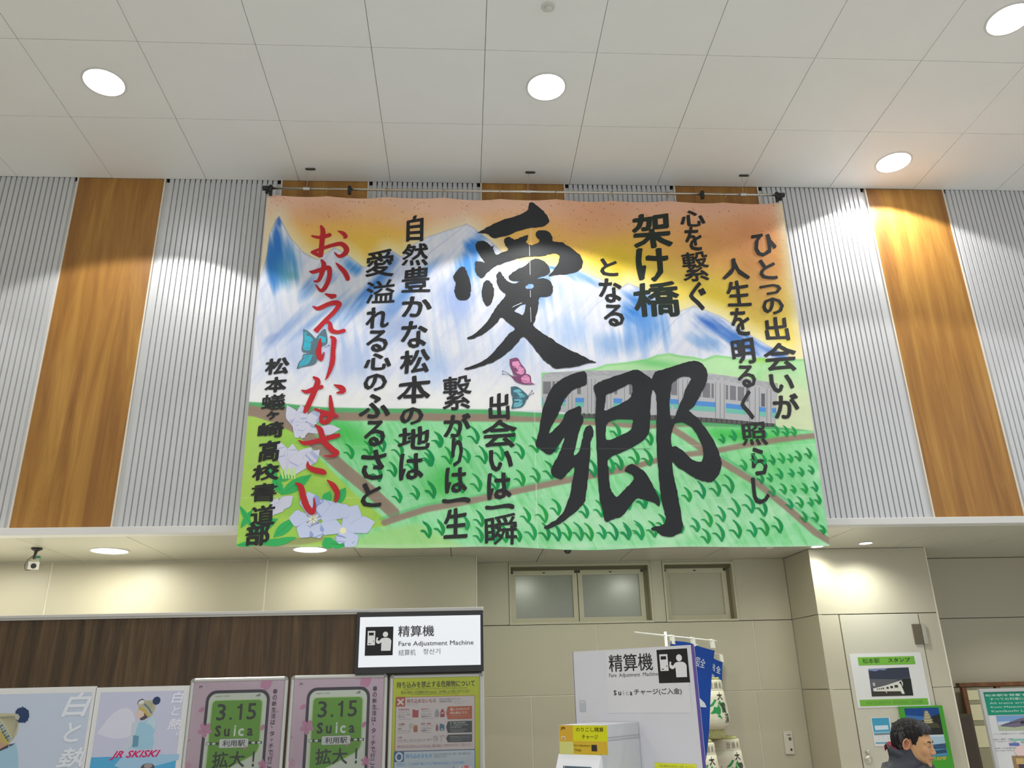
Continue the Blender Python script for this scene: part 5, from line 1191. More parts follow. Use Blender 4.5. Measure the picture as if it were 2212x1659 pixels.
# width from the left edge pixel
Fl = atP(1207, 1568, fr + Vector((0, 0, zm)), bn); wM = (Fl - fr).dot(-bd)
fl_ = fr - bd * wM; br_ = fr - bn * (dpt - .004); bl_ = fl_ - bn * (dpt - .004)
mc = empty('fare_machine', ((fr.x + bl_.x) / 2, (fr.y + bl_.y) / 2, 0), 'grey ticket fare adjustment machine with yellow header and screen, in front of the white board', 'ticket machine')
zh = atP(1260, 1630, fr, bn).z          # bottom of header
slope = .10
MB().prism([fl_, fr, br_, bl_], (0, 0, zm)).build('machine_body', m_mach, mc)
inset = bn * .012
a, c = fl_ + bd * .012, fr - bd * .006
MB().prism([Vector((a.x, a.y, zh)), Vector((c.x, c.y, zh)), Vector((c.x, c.y, zh)) + inset, Vector((a.x, a.y, zh)) + inset], (0, 0, zm - .012 - zh)).build('header_panel', mat('header_yellow', (214, 204, 60), .35), mc)
HP = Print(fl_ + inset, bd, (0, 0, 1), base=.0008)
HP.rect(1209, 1567, 1312, 1629, (206, 180, 60)); HP.rect(1236, 1567, 1312, 1601, (208, 208, 28)); HP.rect(1209, 1567, 1238, 1601, (206, 164, 52))
HP.rect(1209, 1602, 1239, 1629, (204, 204, 124)); HP.rect(1239, 1602, 1312, 1629, (206, 172, 52))
HP.text('のりこし精算', 1244, 1571, 1304, 1581, (92, 84, 20), bold=.02); HP.text('チャージ', 1257, 1587, 1292, 1597, (96, 88, 20), bold=.02)
HP.text('JR', 1211, 1570, 1222, 1577, (70, 56, 40), bold=.05); HP.rect(1213, 1590, 1222, 1598, (226, 196, 150)); HP.text('ic', 1215, 1592, 1220, 1597, (120, 60, 70), bold=.04)
HP.text('Fare Adjustment', 1240, 1608, 1275, 1614, (100, 88, 24), bold=.01); HP.text('Charge', 1241, 1617, 1256, 1624, (100, 88, 24), bold=.01)
HP.rect(1278, 1609, 1290, 1623, (54, 46, 42))
HP.build('header_print', mc)
# slanting console below the header
zc_ = zh - .35; out = bn * .17
def q3(p, z, o=0.0): return Vector((p.x, p.y, z)) + bn * o
c0 = fl_ - bd * .0; c1 = fr
MB().prism([q3(c0, zh, .012), q3(c0, zh - .02, .02), q3(c0, zc_, .17), q3(c0, zc_ - .06, .18), q3(c0, zc_ - .10, 0), q3(c0, zh, 0)], bd * wM).build('console', m_machf, mc)
sd2 = (q3(c0, zc_, .17) - q3(c0, zh - .02, .02)); up = -sd2.normalized(); sn = bd.cross(up); sn = sn if sn.y < 0 else -sn
so = q3(c0, zh - .02, .02) + sn * .001
def cq(u, v, o): return so + bd * (u * wM) - up * v + sn * o
MB().prism([cq(.18, .045, 0), cq(.84, .045, 0), cq(.84, .26, 0), cq(.18, .26, 0)], sn * .004).build('screen', mat('screen_slate', (92, 108, 124), .2, emit=(110, 130, 150), es=.25), mc)
SPn = Print(so, bd, up, base=.0055)
SPn.rectst(.19 * wM, -.25, .83 * wM, -.062, (136, 150, 162)); SPn.rectst(.19 * wM, -.062, .83 * wM, -.048, (70, 84, 98))
SPn.textst('精算するきっぷを入れてください', .42 * wM, -.073, .82 * wM, -.061, (206, 214, 220)); SPn.textst('JR', .2 * wM, -.06, .23 * wM, -.05, (200, 206, 212))
SPn.build('screen_print', mc)
MB().prism([cq(-.03, .15, 0), cq(.10, .15, 0), cq(.10, .19, 0), cq(-.03, .19, 0)], sn * .02).build('card_slot', mat('slot_cream', (206, 204, 190), .5), mc)
for k, zz in enumerate((.07, .085)):
    MB().prism([q3(fr, zm - zz, 0) + bd * .0, q3(br_, zm - zz) + bd * .0, q3(br_, zm - zz) + bd * .003, q3(fr, zm - zz) + bd * .003], (0, 0, .003)).build('side_groove', mat('groove_grey', (168, 170, 172), .5), mc)

# ================================================================== blue nobori flags
m_flag = mat('flag_blue', (30, 72, 156), .75, spec=.2, var=.08, vscale=4); m_wpole = mat('pole_white', (232, 232, 220), .4)
def flag(pA_, yA, pB_, yB, pole, label, text, cloth, group=None):
    A = atY(*pA_, yA); B = atY(*pB_, yB)
    pb = A.lerp(B, pole)
    f = empty('banner_flag', (pb.x, pb.y, 0), label, 'flag', group)
    MB().tube([(pb.x, pb.y, .06), (pb.x, pb.y, pb.z + .03)], .011, 10).build('pole', m_wpole, f, True)
    MB().tube([A, B], .0065, 8).build('cross_bar', m_wpole, f, True)
    MB().lathe([(.17, 0), (.17, .03), (.13, .06), (.03, .075), (.02, .10)], (pb.x, pb.y, 0), 24).build('weighted_base', m_wpole, f)
    d = (B - A).normalized()
    # cloth from u0 to u1 along the bar, drooping, with the lower end swung back
    u0, u1, hgt, lean, dip = cloth
    n = d.cross(Vector((0, 0, 1))).normalized(); n = n if n.y < 0 else -n
    W = (B - A).length
    def cf(u, v, off=0.0):
        """u across, v metres down"""
        c = A + (B - A) * (u0 + (u1 - u0) * u) + Vector((0, 0, -.035 - v - dip * u * u * .3))
        c += Vector((lean * v, 0, 0)) + n * (.018 * math.sin(v * 5 + u * 4) + .02 * math.sin(u * 7 + v * 1.5) + off)
        return c
    bm = bmesh.new(); NU, NV = 20, 50
    vs = [[bm.verts.new(cf(i / NU, hgt * j / NV)) for i in range(NU + 1)] for j in range(NV + 1)]
    for j in range(NV):
        for i in range(NU): bm.faces.new((vs[j][i], vs[j + 1][i], vs[j + 1][i + 1], vs[j][i + 1]))
    me = bpy.data.meshes.new('flag_cloth'); bm.to_mesh(me); bm.free(); me.materials.append(m_flag)
    for p_ in me.polygons: p_.use_smooth = True
    link('flag_cloth', me, f)
    k = 3 if W > .5 else 2
    for i in range(k):
        u = u0 + (u1 - u0) * (.04 + .92 * i / (k - 1)); c = A + (B - A) * u
        MB().prism([c - d * .02 + n * .009 + Vector((0, 0, .012)), c + d * .02 + n * .009 + Vector((0, 0, .012)), c + d * .02 + n * .014 + Vector((0, 0, -.06)), c - d * .02 + n * .014 + Vector((0, 0, -.06))], -n * .022).build('flag_loop', m_wpole, f)
    WC = (u1 - u0) * W
    pr = Print(A, d, (0, 0, 1), fn=lambda s_, t_, o: cf(s_ / WC, -t_, .003 + o), base=.0005)
    for ch, ua, va, ub, vb, mir in text:
        if ch == '/': 
            pr.polyst([(ua * WC, -va), (ub * WC, -vb), (ub * WC + .02, -vb - .03), (ub * WC - .03, -vb - .035), (ua * WC + .0, -va - .09)], (214, 220, 226))
        else: pr.textst(ch, ua * WC, -vb, ub * WC, -va, (206, 216, 228), .01, mirror=mir)
    pr.build('flag_lettering', f)
    return f
flag((1372, 1366), 6.3, (1548, 1385), 7.1, .345, 'blue upright flag on a white pole and cross bar, right behind the white board', [('新', .52, .085, .62, .155, True), ('国', .635, .085, .735, .155, True), ('全', .75, .085, .85, .155, True), ('賞', .50, .185, .60, .245, True), ('金', .62, .185, .71, .245, True), ('/', .66, .33, .90, .42, True)], (.40, .96, 1.75, -.24, .15))
flag((1500, 1396), 8.40, (1557, 1416), 8.50, .10, 'second blue upright flag further back, above the sake barrels', [('鑑', .42, .05, .58, .12, True), ('評', .62, .05, .76, .12, True), ('全', .80, .05, .94, .12, True), ('受', .40, .15, .55, .21, True), ('賞', .58, .15, .76, .21, True)], (.05, 1.04, 1.3, -.14, .1))

# ================================================================== straw-wrapped sake barrels
m_barrel = mat('barrel_wrap', (214, 212, 190), .6, spec=.3, var=.03, vscale=5); m_straw = mat('straw', (176, 176, 120), .8, var=.2, vscale=40, bump=.5, bscale=120); m_wrap = mat('rim_wrap', (206, 204, 182), .65, var=.04, vscale=8)
BPROF = [(.150, 0), (.168, .012), (.172, .05), (.158, .085), (.165, .10), (.214, .125), (.236, .16), (.238, .22), (.228, .32), (.214, .42), (.204, .50), (.196, .505), (.198, .515), (.197, .60), (.190, .612), (.17, .618)]
def barrel_r(z):
    for (r0, z0), (r1, z1) in zip(BPROF, BPROF[1:]):
        if z0 <= z <= z1: return r0 + (r1 - r0) * (z - z0) / max(z1 - z0, 1e-6)
    return .19
def barrel(x, y, z, sc, rot, label, group='straw-wrapped sake barrels', tilt=0):
    e = empty('sake_barrel', (x, y, z), label, 'barrel', group)
    e.scale = (sc, sc, sc)
    L_ = lambda nm, mb, m, sm=True: link(nm, mb.mesh(nm, m, sm), e, False)
    L_('straw_base', MB().lathe(BPROF[:5], seg=40), m_straw)
    L_('barrel_body', MB().lathe(BPROF[4:11], seg=48), m_barrel)
    L_('rim_band', MB().lathe(BPROF[10:], seg=48), m_wrap)
    mb = MB()
    for k in range(4): mb.tube([((.16 - .035 * k) * math.cos(a), (.16 - .035 * k) * math.sin(a), .628 + .004 * math.sin(a * 9 + k)) for a in [2 * math.pi * i / 24 for i in range(25)]], .015, 6, False)
    L_('straw_rope', mb, m_straw)
    mb = MB()
    for zz in (.506, .105): mb.tube([((barrel_r(zz) + .001) * math.cos(a), (barrel_r(zz) + .001) * math.sin(a), zz) for a in [2 * math.pi * i / 40 for i in range(41)]], .006, 6, False)
    L_('binding_cord', mb, m_wrap)
    def onc(s_, t_, o):
        a = rot + s_; r_ = barrel_r(t_) + .0015 + o
        return Vector((r_ * math.cos(a), r_ * math.sin(a), t_))
    pr = Print((0, 0, 0), (1, 0, 0), (0, 0, 1), fn=onc, base=.0002)
    BK = (52, 46, 44); GN = (40, 140, 72)
    pr.textst('登', -.30, .525, -.02, .59, (140, 132, 112), .01); pr.textst('録', .06, .525, .30, .59, (140, 132, 112), .01); pr.textst('商', .42, .527, .6, .588, (140, 132, 112), .01)
    pr.polyst([(-.42, .335), (-.2, .375), (-.06, .41), (.05, .405), (-.02, .385), (-.18, .345), (-.3, .335)], GN)
    pr.polyst([(-.36, .265), (-.2, .30), (-.14, .335), (.02, .325), (.12, .36), (.22, .31), (.16, .26), (.04, .25), (-.1, .27), (-.22, .262)], GN)
    pr.polyst([(.1, .37), (.25, .40), (.34, .36), (.5, .33), (.62, .25), (.5, .27), (.36, .29), (.3, .33)], GN); pr.polyst([(-.04, .235), (.08, .225), (.24, .20), (.14, .245), (.06, .25)], GN)
    pr.textst('大', .12, .40, .50, .485, BK, .04); pr.textst('雪', .24, .27, .62, .375, BK, .02); pr.textst('渓', .40, .16, .78, .26, BK, .02)
    for ch, t0 in zip('大雪渓酒造', (.31, .275, .24, .205, .17)): pr.textst(ch, -.98, t0, -.80, t0 + .03, (120, 116, 108), .01)
    for k in range(7): pr.textst('清酒大雪渓醸造'[k], -.70, .33 - k * .024, -.60, .33 - k * .024 + .018, (150, 146, 134))
    m_ = attr_mat('printed_wrap', .6, .3)
    me = bpy.data.meshes.new('barrel_lettering'); me.from_pydata([tuple(v) for v in pr.V], [], pr.F)
    at = me.color_attributes.new('Col', 'FLOAT_COLOR', 'POINT'); at.data.foreach_set('color', np.array(pr.C, dtype=np.float32).ravel()); me.materials.append(m_)
    link('barrel_lettering', me, e, False)
    return e
yb = 7.75
pt_ = atY(1532, 1466, yb); pb_ = atY(1545, 1595, yb)
sc_ = (pt_.z - pb_.z) / .63
barrel(atY(1527, 1530, yb).x, yb, pb_.z, sc_, -1.35, 'white sake barrel with green mountain mark, topmost of the stack beside the blue flag')
ztop = pb_.z
barrel(atY(1505, 1640, yb - .2).x, yb - .22, ztop - .63 * sc_ - .004, sc_, -1.35, 'white sake barrel under the topmost one, nearest the white board')
barrel(atY(1556, 1640, yb + .2).x + .03, yb + .20, ztop - .63 * sc_ - .004, sc_, -1.35, 'white sake barrel in the lower row, on the right side of the stack')
zsb = ztop - .63 * sc_ - .004
stx = atY(1530, 1640, yb).x
if zsb > .05:
    stand = tag(MB().box(stx - .55, yb - .55, 0, stx + .60, yb + .44, zsb - .001, .01).build('barrel_stand', mat('stand_cloth', (150, 40, 44), .8)), 'low covered stand carrying the lower row of sake barrels', 'stand')
# emergency phone plate on the recess wall
pp = atY(1708, 1604, YP + .2)
nA = Vector((xR, YB2, 0)); nB = Vector((xP0, YP, 0)); nd = (nB - nA).normalized(); nn = Vector((nd.y, -nd.x, 0)); nn = nn if nn.x < 0 else -nn
c_ = atP(1708, 1604, nA, nn)
if nd.dot(c_ - nA) < .05 or True:
    c_ = atY(1708, 1604, YB2); 
    w_ = atY(1719, 1604, YB2).x - c_.x; h_ = c_.z - atY(1708, 1629, YB2).z
c_.x -= .02
ph = empty('wall_plate', (c_.x, YB2, c_.z), 'small white wall plate with a round button, between the barrels and the door', 'switch')
MB().box(c_.x - w_ * .95, YB2 - .018, c_.z - h_, c_.x + w_ * .8, YB2, c_.z + h_, .003).build('cover_plate', mat('plate_white', (200, 198, 184), .45), ph)
MB().tube([(c_.x + .01, YB2 - .018, c_.z + h_ * .35), (c_.x + .01, YB2 - .026, c_.z + h_ * .35)], .014, 16).build('push_button', mat('button_dark', (90, 84, 76), .4), ph)
MB().tube([(c_.x + .01, YB2 - .018, c_.z - h_ * .6), (c_.x + .01, YB2 - .024, c_.z - h_ * .6)], .010, 12).build('keyhole', m_black, ph)
MB().box(c_.x - .015, YB2 - .02, c_.z + h_ * .66, c_.x + .025, YB2 - .017, c_.z + h_ * .71).build('slot', m_black, ph)

# ================================================================== sheets on the door
YD = YP - .007
def psheet(name, label, P4, ydep, hcut=None):
    l = (atY(*P4[0], ydep).x + atY(*P4[3], ydep).x) / 2; r = (atY(*P4[1], ydep).x + atY(*P4[2], ydep).x) / 2
    t = (atY(*P4[0], ydep).z + atY(*P4[1], ydep).z) / 2; b = (atY(*P4[3], ydep).z + atY(*P4[2], ydep).z) / 2
    e = empty(name, ((l + r) / 2, ydep, b), label, 'poster')
    MB().box(l, ydep - .002, b, r, ydep, t).build('paper_sheet', m_paper, e)
    return e, l, b, r, t
Q5 = lambda pts: [(1840 + x * 200 / 2074, 1400 + y * 160 / 1659) for x, y in pts]
e, l, b, r, t = psheet('stamp_notice', 'white notice with two green strips and a photo of a white train, on the door', [(1835, 1412), (1990, 1409), (2009, 1522), (1853, 1533)], YD)
p = planeprint(YD - .0022)
def r5(x0, y0, x1, y1, c):
    (a, c0), (d, e1) = Q5([(x0, y0), (x1, y1)]); p.rect(a, c0, d, e1, c)
GS = (112, 172, 62)
r5(140, 192, 1412, 375, GS); r5(178, 1140, 1712, 1285, GS)
p.text('松本駅', 1863, 1422, 1900, 1433, (40, 60, 34), bold=.01); p.text('スタンプ', 1918, 1421, 1966, 1430, (36, 62, 34), bold=.03)
p.text('MATSUMOTO  STATION  STAMP', 1872, 1514, 1994, 1521, (84, 140, 56), bold=.01)
p.poly(Q5([(365, 465), (1268, 430), (1380, 1062), (450, 1085)]), (64, 68, 78))
p.poly(Q5([(365, 465), (800, 448), (720, 500), (620, 485), (530, 520), (380, 500)]), (120, 134, 176))
p.poly(Q5([(375, 500), (540, 520), (640, 488), (740, 500), (880, 446), (1268, 432), (1300, 640), (900, 700), (400, 690)]), (52, 58, 74))
p.poly(Q5([(400, 690), (1000, 700), (1060, 740), (760, 830), (440, 900)]), (92, 92, 98)); p.poly(Q5([(1090, 690), (1320, 680), (1380, 1062), (1190, 1066), (1060, 760)]), (34, 38, 36)); p.poly(Q5([(440, 975), (1100, 962), (1190, 1064), (450, 1085)]), (56, 54, 46))
p.poly(Q5([(470, 905), (740, 840), (1050, 740), (1130, 700), (1060, 770), (1090, 965), (740, 968), (490, 968)]), (210, 208, 200)); p.poly(Q5([(1050, 780), (1090, 800), (1150, 930), (1185, 1020), (1130, 1026), (1090, 960)]), (218, 216, 208)); p.brush([(x, y, w) for (x, y), w in zip(Q5([(1100, 740), (1125, 770), (1135, 850)]), (2, 3, 1.5))], (200, 198, 196), 0, 4, False)
for x0, y0, x1, y1 in ((955, 825, 1035, 885), (860, 848, 922, 900), (775, 868, 826, 912), (690, 885, 720, 920), (650, 892, 676, 922), (610, 900, 634, 926), (560, 908, 590, 930)): r5(x0, y0, x1, y1, (58, 56, 48))
p.brush([(x, y, w) for (x, y), w in zip(Q5([(745, 870), (760, 940), (785, 1012)]), (2, 2.4, 1))], (206, 204, 196), 0, 4, False)
r5(470, 775, 520, 850, (176, 180, 178))
p.build('notice_print', e)
Q6 = lambda pts: [(1860 + x * 220 / 2212, 1520 + y * 139 / 1398) for x, y in pts]
# small blue calendar sheet
e, l, b, r, t = psheet('small_poster', 'small blue and white sheet on the door, left of the man', [(1881, 1550), (1921, 1549), (1932, 1610), (1889, 1613)], YD)
p = planeprint(YD - .0022)
p.poly(Q6([(225, 315), (598, 305), (650, 660), (285, 670)]), (66, 150, 184)); p.poly(Q6([(290, 480), (580, 465), (600, 560), (310, 575)]), (196, 214, 226)); p.poly(Q6([(272, 608), (625, 598), (632, 640), (280, 650)]), (130, 176, 200))
p.poly(Q6([(284, 655), (640, 640), (645, 668), (290, 685)]), (110, 120, 130)); p.poly(Q6([(305, 700), (640, 690), (660, 830), (318, 840)]), (206, 210, 214)); p.poly(Q6([(318, 845), (660, 832), (668, 862), (322, 874)]), (96, 156, 190))
for x, y in ((370, 720), (470, 715), (570, 710), (380, 770), (480, 765), (580, 760)):
    (a, c0), (d, e1) = Q6([(x, y), (x + 22, y + 12)]); p.rect(a, c0, d, e1, (170, 176, 184))
p.build('poster_print', e)
e, l, b, r, t = psheet('small_poster', 'dark-edged sheet on the door, mostly hidden behind the man', [(1925, 1561), (1955, 1560), (1960, 1606), (1931, 1608)], YD)
p = planeprint(YD - .0022); p.poly([(1925, 1561), (1955, 1560), (1955, 1564), (1926, 1565)], (40, 40, 44)); p.poly([(1925, 1561), (1928, 1561), (1933, 1606), (1930, 1608)], (60, 60, 64)); p.build('poster_print', e)
# green castle poster
YG = YP - .035
gl, gb, gr, gt = [0] * 4
gl = atY(1947, 1590, YG).x; gr = (atY(2038, 1530, YG).x + atY(2050, 1600, YG).x) / 2 - .005; gt = atY(1990, 1525, YG).z
gl = atY(1943, 1530, YG).x
e = empty('castle_poster', ((gl + gr) / 2, YG, gt - 1.05), 'green framed poster with a castle photo, behind the man beside the door edge', 'poster')
gb = gt - 1.05
MB().box(gl, YG - .004, gb, gr, YG + .026, gt, .002).build('poster_board', mat('poster_green', (70, 150, 48), .5), e)
p = planeprint(YG - .0045)
W = gr - gl
def g(u0, v0, u1, v1, c): p.rectst(gl + u0 * W, gt - v1 * W, gl + u1 * W, gt - v0 * W, c)
def gp(pts, c): p.polyst([(gl + u * W, gt - v * W) for u, v in pts], c)
g(0, 0, 1, 1.05 / W, (66, 150, 44)); g(.10, .04, .90, .60, (22, 66, 134)); gp([(.10, .18), (.5, .22), (.6, .30), (.10, .34)], (58, 108, 164)); gp([(.10, .36), (.34, .33), (.46, .30), (.62, .26), (.78, .20), (.90, .17), (.90, .60), (.10, .60)], (34, 38, 34))
for k, (w, y0) in enumerate(((.10, .10), (.15, .15), (.19, .20), (.24, .26), (.26, .31))):
    cx = .60; gp([(cx - w * .32, y0), (cx + w * .32, y0), (cx + w * .52, y0 + .035), (cx - w * .52, y0 + .035)], (150, 142, 112)); gp([(cx - w * .36, y0 + .035), (cx + w * .36, y0 + .035), (cx + w * .38, y0 + .055), (cx - w * .38, y0 + .055)], (196, 186, 150))
gp([(.40, .36), (.80, .36), (.86, .46), (.34, .46)], (70, 68, 50)); g(.10, .60, .90, .64, (190, 204, 214)); g(.10, .64, .90, .84, (160, 188, 206)); gp([(.10, .82), (.4, .76), (.6, .80), (.9, .78), (.9, .90), (.10, .92)], (52, 82, 116)); g(.10, .89, .90, 1.04, (70, 134, 170)); gp([(.5, .94), (.88, .90), (.90, .97), (.5, 1.0)], (44, 70, 100))
p.textst('STAMP', gl + .50 * W, gt - 1.12 * W, gl + .86 * W, gt - 1.045 * W, (196, 170, 90), .03)
g(.10, 1.34, .9, 2.0, (200, 206, 180)); g(.50, 1.28, .80, 1.31, (206, 220, 190))
p.build('poster_print', e)

# ================================================================== brown framed display at the far right
m_brown = wood('brown_timber', (84, 52, 26), (110, 70, 36), (134, 90, 48), 8, .8, .5)
m_dkbrown = mat('dark_panel', (72, 62, 48), .6, var=.1, vscale=10)
YH = YF - .14
zA = atY(2120, 1483, YH).z; xA0 = atY(2083, 1510, YH).x; xA1 = atY(2091, 1510, YH).x
ds = empty('timber_screen', (xA0 + .8, YH, 0), 'brown timber-framed screen with cream panels, behind the silver notice stand', 'screen')
MB().box(xA0, YH, 0, xA1 + .01, YH + .05, zA, .003).build('frame_post', m_brown, ds)
MB().box(xA0 - .03, YH - .01, zA, XR - .4, YH + .06, zA + .04, .003).build('top_beam', m_brown, ds)
xc0 = xA1 + .01; 
zcs = [zA - .03] + [atY(2100, q, YH).z for q in (1513, 1521, 1557, 1567, 1616)]
m_cream = mat('cream_panel', (214, 208, 170), .4); m_rail = mat('rail_olive', (150, 146, 116), .5)
xz = xc0 + .32
while xc0 < XR - .6:
    for z1_, z0_ in ((zcs[0], zcs[1]), (zcs[2], zcs[3]), (zcs[4], zcs[5])):
        MB().box(xc0, YH + .012, z0_ + .003, xz, YH + .03, z1_ - .003).build('cream_panel', m_cream, ds)
    for z1_, z0_ in ((zcs[1], zcs[2]), (zcs[3], zcs[4])):
        MB().box(xc0, YH + .008, z0_, xz, YH + .04, z1_).build('cross_rail', m_rail, ds)
    MB().box(xz, YH, 0, xz + .05, YH + .05, zA, .003).build('frame_post', m_brown, ds)
    MB().box(xc0, YH + .01, .05, xz, YH + .04, zcs[5]).build('kick_panel', m_rail, ds)
    xc0 = xz + .05; xz = xc0 + .9
dk0 = atY(2069, 1600, YH - .1).x; dk1 = atY(2105, 1600, YH - .1).x; zdk = atY(2080, 1542, YH - .1).z
kb = empty('dark_cabinet', ((dk0 + dk1) / 2, YH - .1, 0), 'dark brown upright cabinet to the right of the door pillar', 'cabinet')
MB().box(dk0, YH - .12, .06, dk1 + .02, YH - .005, zdk, .004).build('carcass', m_dkbrown, kb)
MB().box(dk0 + .02, YH - .13, .1, dk1 - .01, YH - .12, zdk - .04, .003).build('door_panel', mat('dark_panel_face', (62, 52, 40), .5, var=.1, vscale=10), kb)
MB().box(dk0 + .02, YH - .11, 0, dk1, YH - .01, .06).build('plinth', m_black, kb)
# silver notice stand with the green heading
YN = 5.6
NL = atY(2113, 1488, YN); th = math.radians(-7); nr = Vector((math.cos(th), math.sin(th), 0)); nnn = nr.cross(Vector((0, 0, 1)))
NW = .78; NH = 1.12; zN = NL.z
st_ = empty('notice_stand', (NL.x + nr.x * NW / 2, NL.y + nr.y * NW / 2, 0), 'silver-framed notice stand with a green heading, cut off at the right edge', 'notice stand')
def npt(u, z, o=0.0): return Vector((NL.x, NL.y, 0)) + nr * u + nnn * o + Vector((0, 0, z))
def nbox(u0, z0, u1, z1, o0, o1): return MB().prism([npt(u0, z0, o0), npt(u1, z0, o0), npt(u1, z1, o0), npt(u0, z1, o0)], nnn * (o1 - o0))
f = .021
nbox(f * .5, zN - NH + f * .5, NW - f * .5, zN - f * .5, -.012, .004).build('backing_sheet', m_paper, st_)
for a in ((0, zN - NH, f, zN), (NW - f, zN - NH, NW, zN), (f, zN - f, NW - f, zN), (f, zN - NH, NW - f, zN - NH + f)):
    nbox(a[0], a[1], a[2], a[3], -.014, .014).build('frame_rail', m_snap, st_)
for u in (.12, NW - .12):
    nbox(u - .015, .02, u + .015, zN - NH, -.04, -.012).build('stand_leg', m_alu, st_)
nbox(.02, 0, NW - .02, .02, -.2, .2).build('stand_base', m_alu, st_)
p = Print(npt(0, 0, .0045), nr, (0, 0, 1))
TG = (22, 142, 112)
Q7 = lambda pts: [(2040 + x * 172 / 1434, 1460 + y * 199 / 1659) for x, y in pts]
def r7(x0, y0, x1, y1, c):
    (a, c0), (d, e1) = Q7([(x0, y0), (x1, y1)]); p.rect(a, c0, d, e1, c)
uL = f + .004; uR = NW - f - .004
zg1 = p.st(*Q7([(900, 262)])[0])[1]; zg0 = p.st(*Q7([(1000, 705)])[0])[1]
zg1 = zN - f - .002
p.rectst(uL, zg0, uR, zg1, TG)
def lineN(s_, px, y0, y1, wid, c, k=.01):
    a = p.st(*Q7([(px, (y0 + y1) / 2)])[0]); t_ = p.st(*Q7([(px, y0)])[0])[1]; b_ = p.st(*Q7([(px, y1)])[0])[1]
    p.textst(s_, a[0], b_, a[0] + wid, t_, c, k)
lineN('松本駅を発着する(上高地線を除く)', 735, 330, 382, .60, (196, 222, 210), .015); lineN('すべての列車にトイレがついています', 815, 396, 445, .55, (196, 222, 210), .015)
lineN('All trains arriving at and departing', 812, 475, 522, .58, (190, 220, 206)); lineN('from Matsumoto Station (excluding', 830, 546, 592, .55, (190, 220, 206)); lineN('Kamikochi Line) are equipped', 850, 618, 668, .50, (190, 220, 206))
ph0 = p.st(*Q7([(790, 990)])[0]); ph1 = p.st(*Q7([(800, 722)])[0])
for k in range(3):
    u0 = .075 + k * .225; u1 = u0 + .205; z0_, z1_ = ph0[1], ph1[1]; hh_ = z1_ - z0_; ww_ = u1 - u0
    X2 = lambda a, b: (u0 + a * ww_, z0_ + b * hh_)
    p.rectst(u0, z0_, u1, z1_, (120, 158, 204)); p.polyst([X2(0, 0), X2(1, 0), X2(1, .3), X2(0, .34)], (170, 180, 150)); p.polyst([X2(0, .34), X2(0, .6), X2(.4, .62), X2(.3, .4)], (190, 200, 214))
    p.polyst([X2(.06, .34), X2(.7, .78), X2(.92, .86), X2(.96, .3), X2(.5, .2), X2(.1, .28)], (112, 104, 124) if k != 1 else (72, 74, 84)); p.polyst([X2(.7, .6), X2(.92, .66), X2(.93, .4), X2(.72, .42)], (54, 52, 60)); p.polyst([X2(.1, .36), X2(.66, .62), X2(.66, .56), X2(.1, .33)], (60, 66, 90))
for px, y0, y1, wid, s_ in ((850, 1036, 1060, .30, 'トイレの設置されている車両のご案内'), (875, 1130, 1156, .13, '松本〜長野・飯田'), (880, 1172, 1192, .12, 'for Nagano, Iida'), (908, 1292, 1318, .14, '松本〜大糸線方面'), (915, 1336, 1356, .16, 'for the Oito Line')):
    lineN(s_, px, y0, y1, wid, (136, 134, 144), .005)
a = p.st(*Q7([(1200, 1150)])[0]); p.rectst(a[0], a[1] - .004, a[0] + .30, a[1] + .004, (110, 190, 170))
for k in range(6): p.rectst(a[0] + .012 + k * .05, a[1] - .022, a[0] + .03 + k * .05, a[1] - .010, (150, 170, 170))
a = p.st(*Q7([(1165, 1235)])[0]); p.rectst(a[0], a[1] - .008, a[0] + .065, a[1] + .008, (96, 110, 176))
a = p.st(*Q7([(1280, 1330)])[0]); p.add([(a[0] + .04 + .05 * math.cos(u), a[1] - .01 + .035 * math.sin(u)) for u in [i * math.pi / 8 for i in range(16)]], [tuple(range(16))], (226, 200, 196))
a = p.st(*Q7([(1210, 1440)])[0]); p.rectst(a[0], a[1] - .16, a[0] + .10, a[1], (150, 120, 84)); p.rectst(a[0] + .03, a[1] - .16, a[0] + .08, a[1] - .05, (70, 62, 80)); p.rectst(a[0] + .02, a[1] - .05, a[0] + .07, a[1] - .015, (196, 166, 110))
p.build('notice_print', st_)

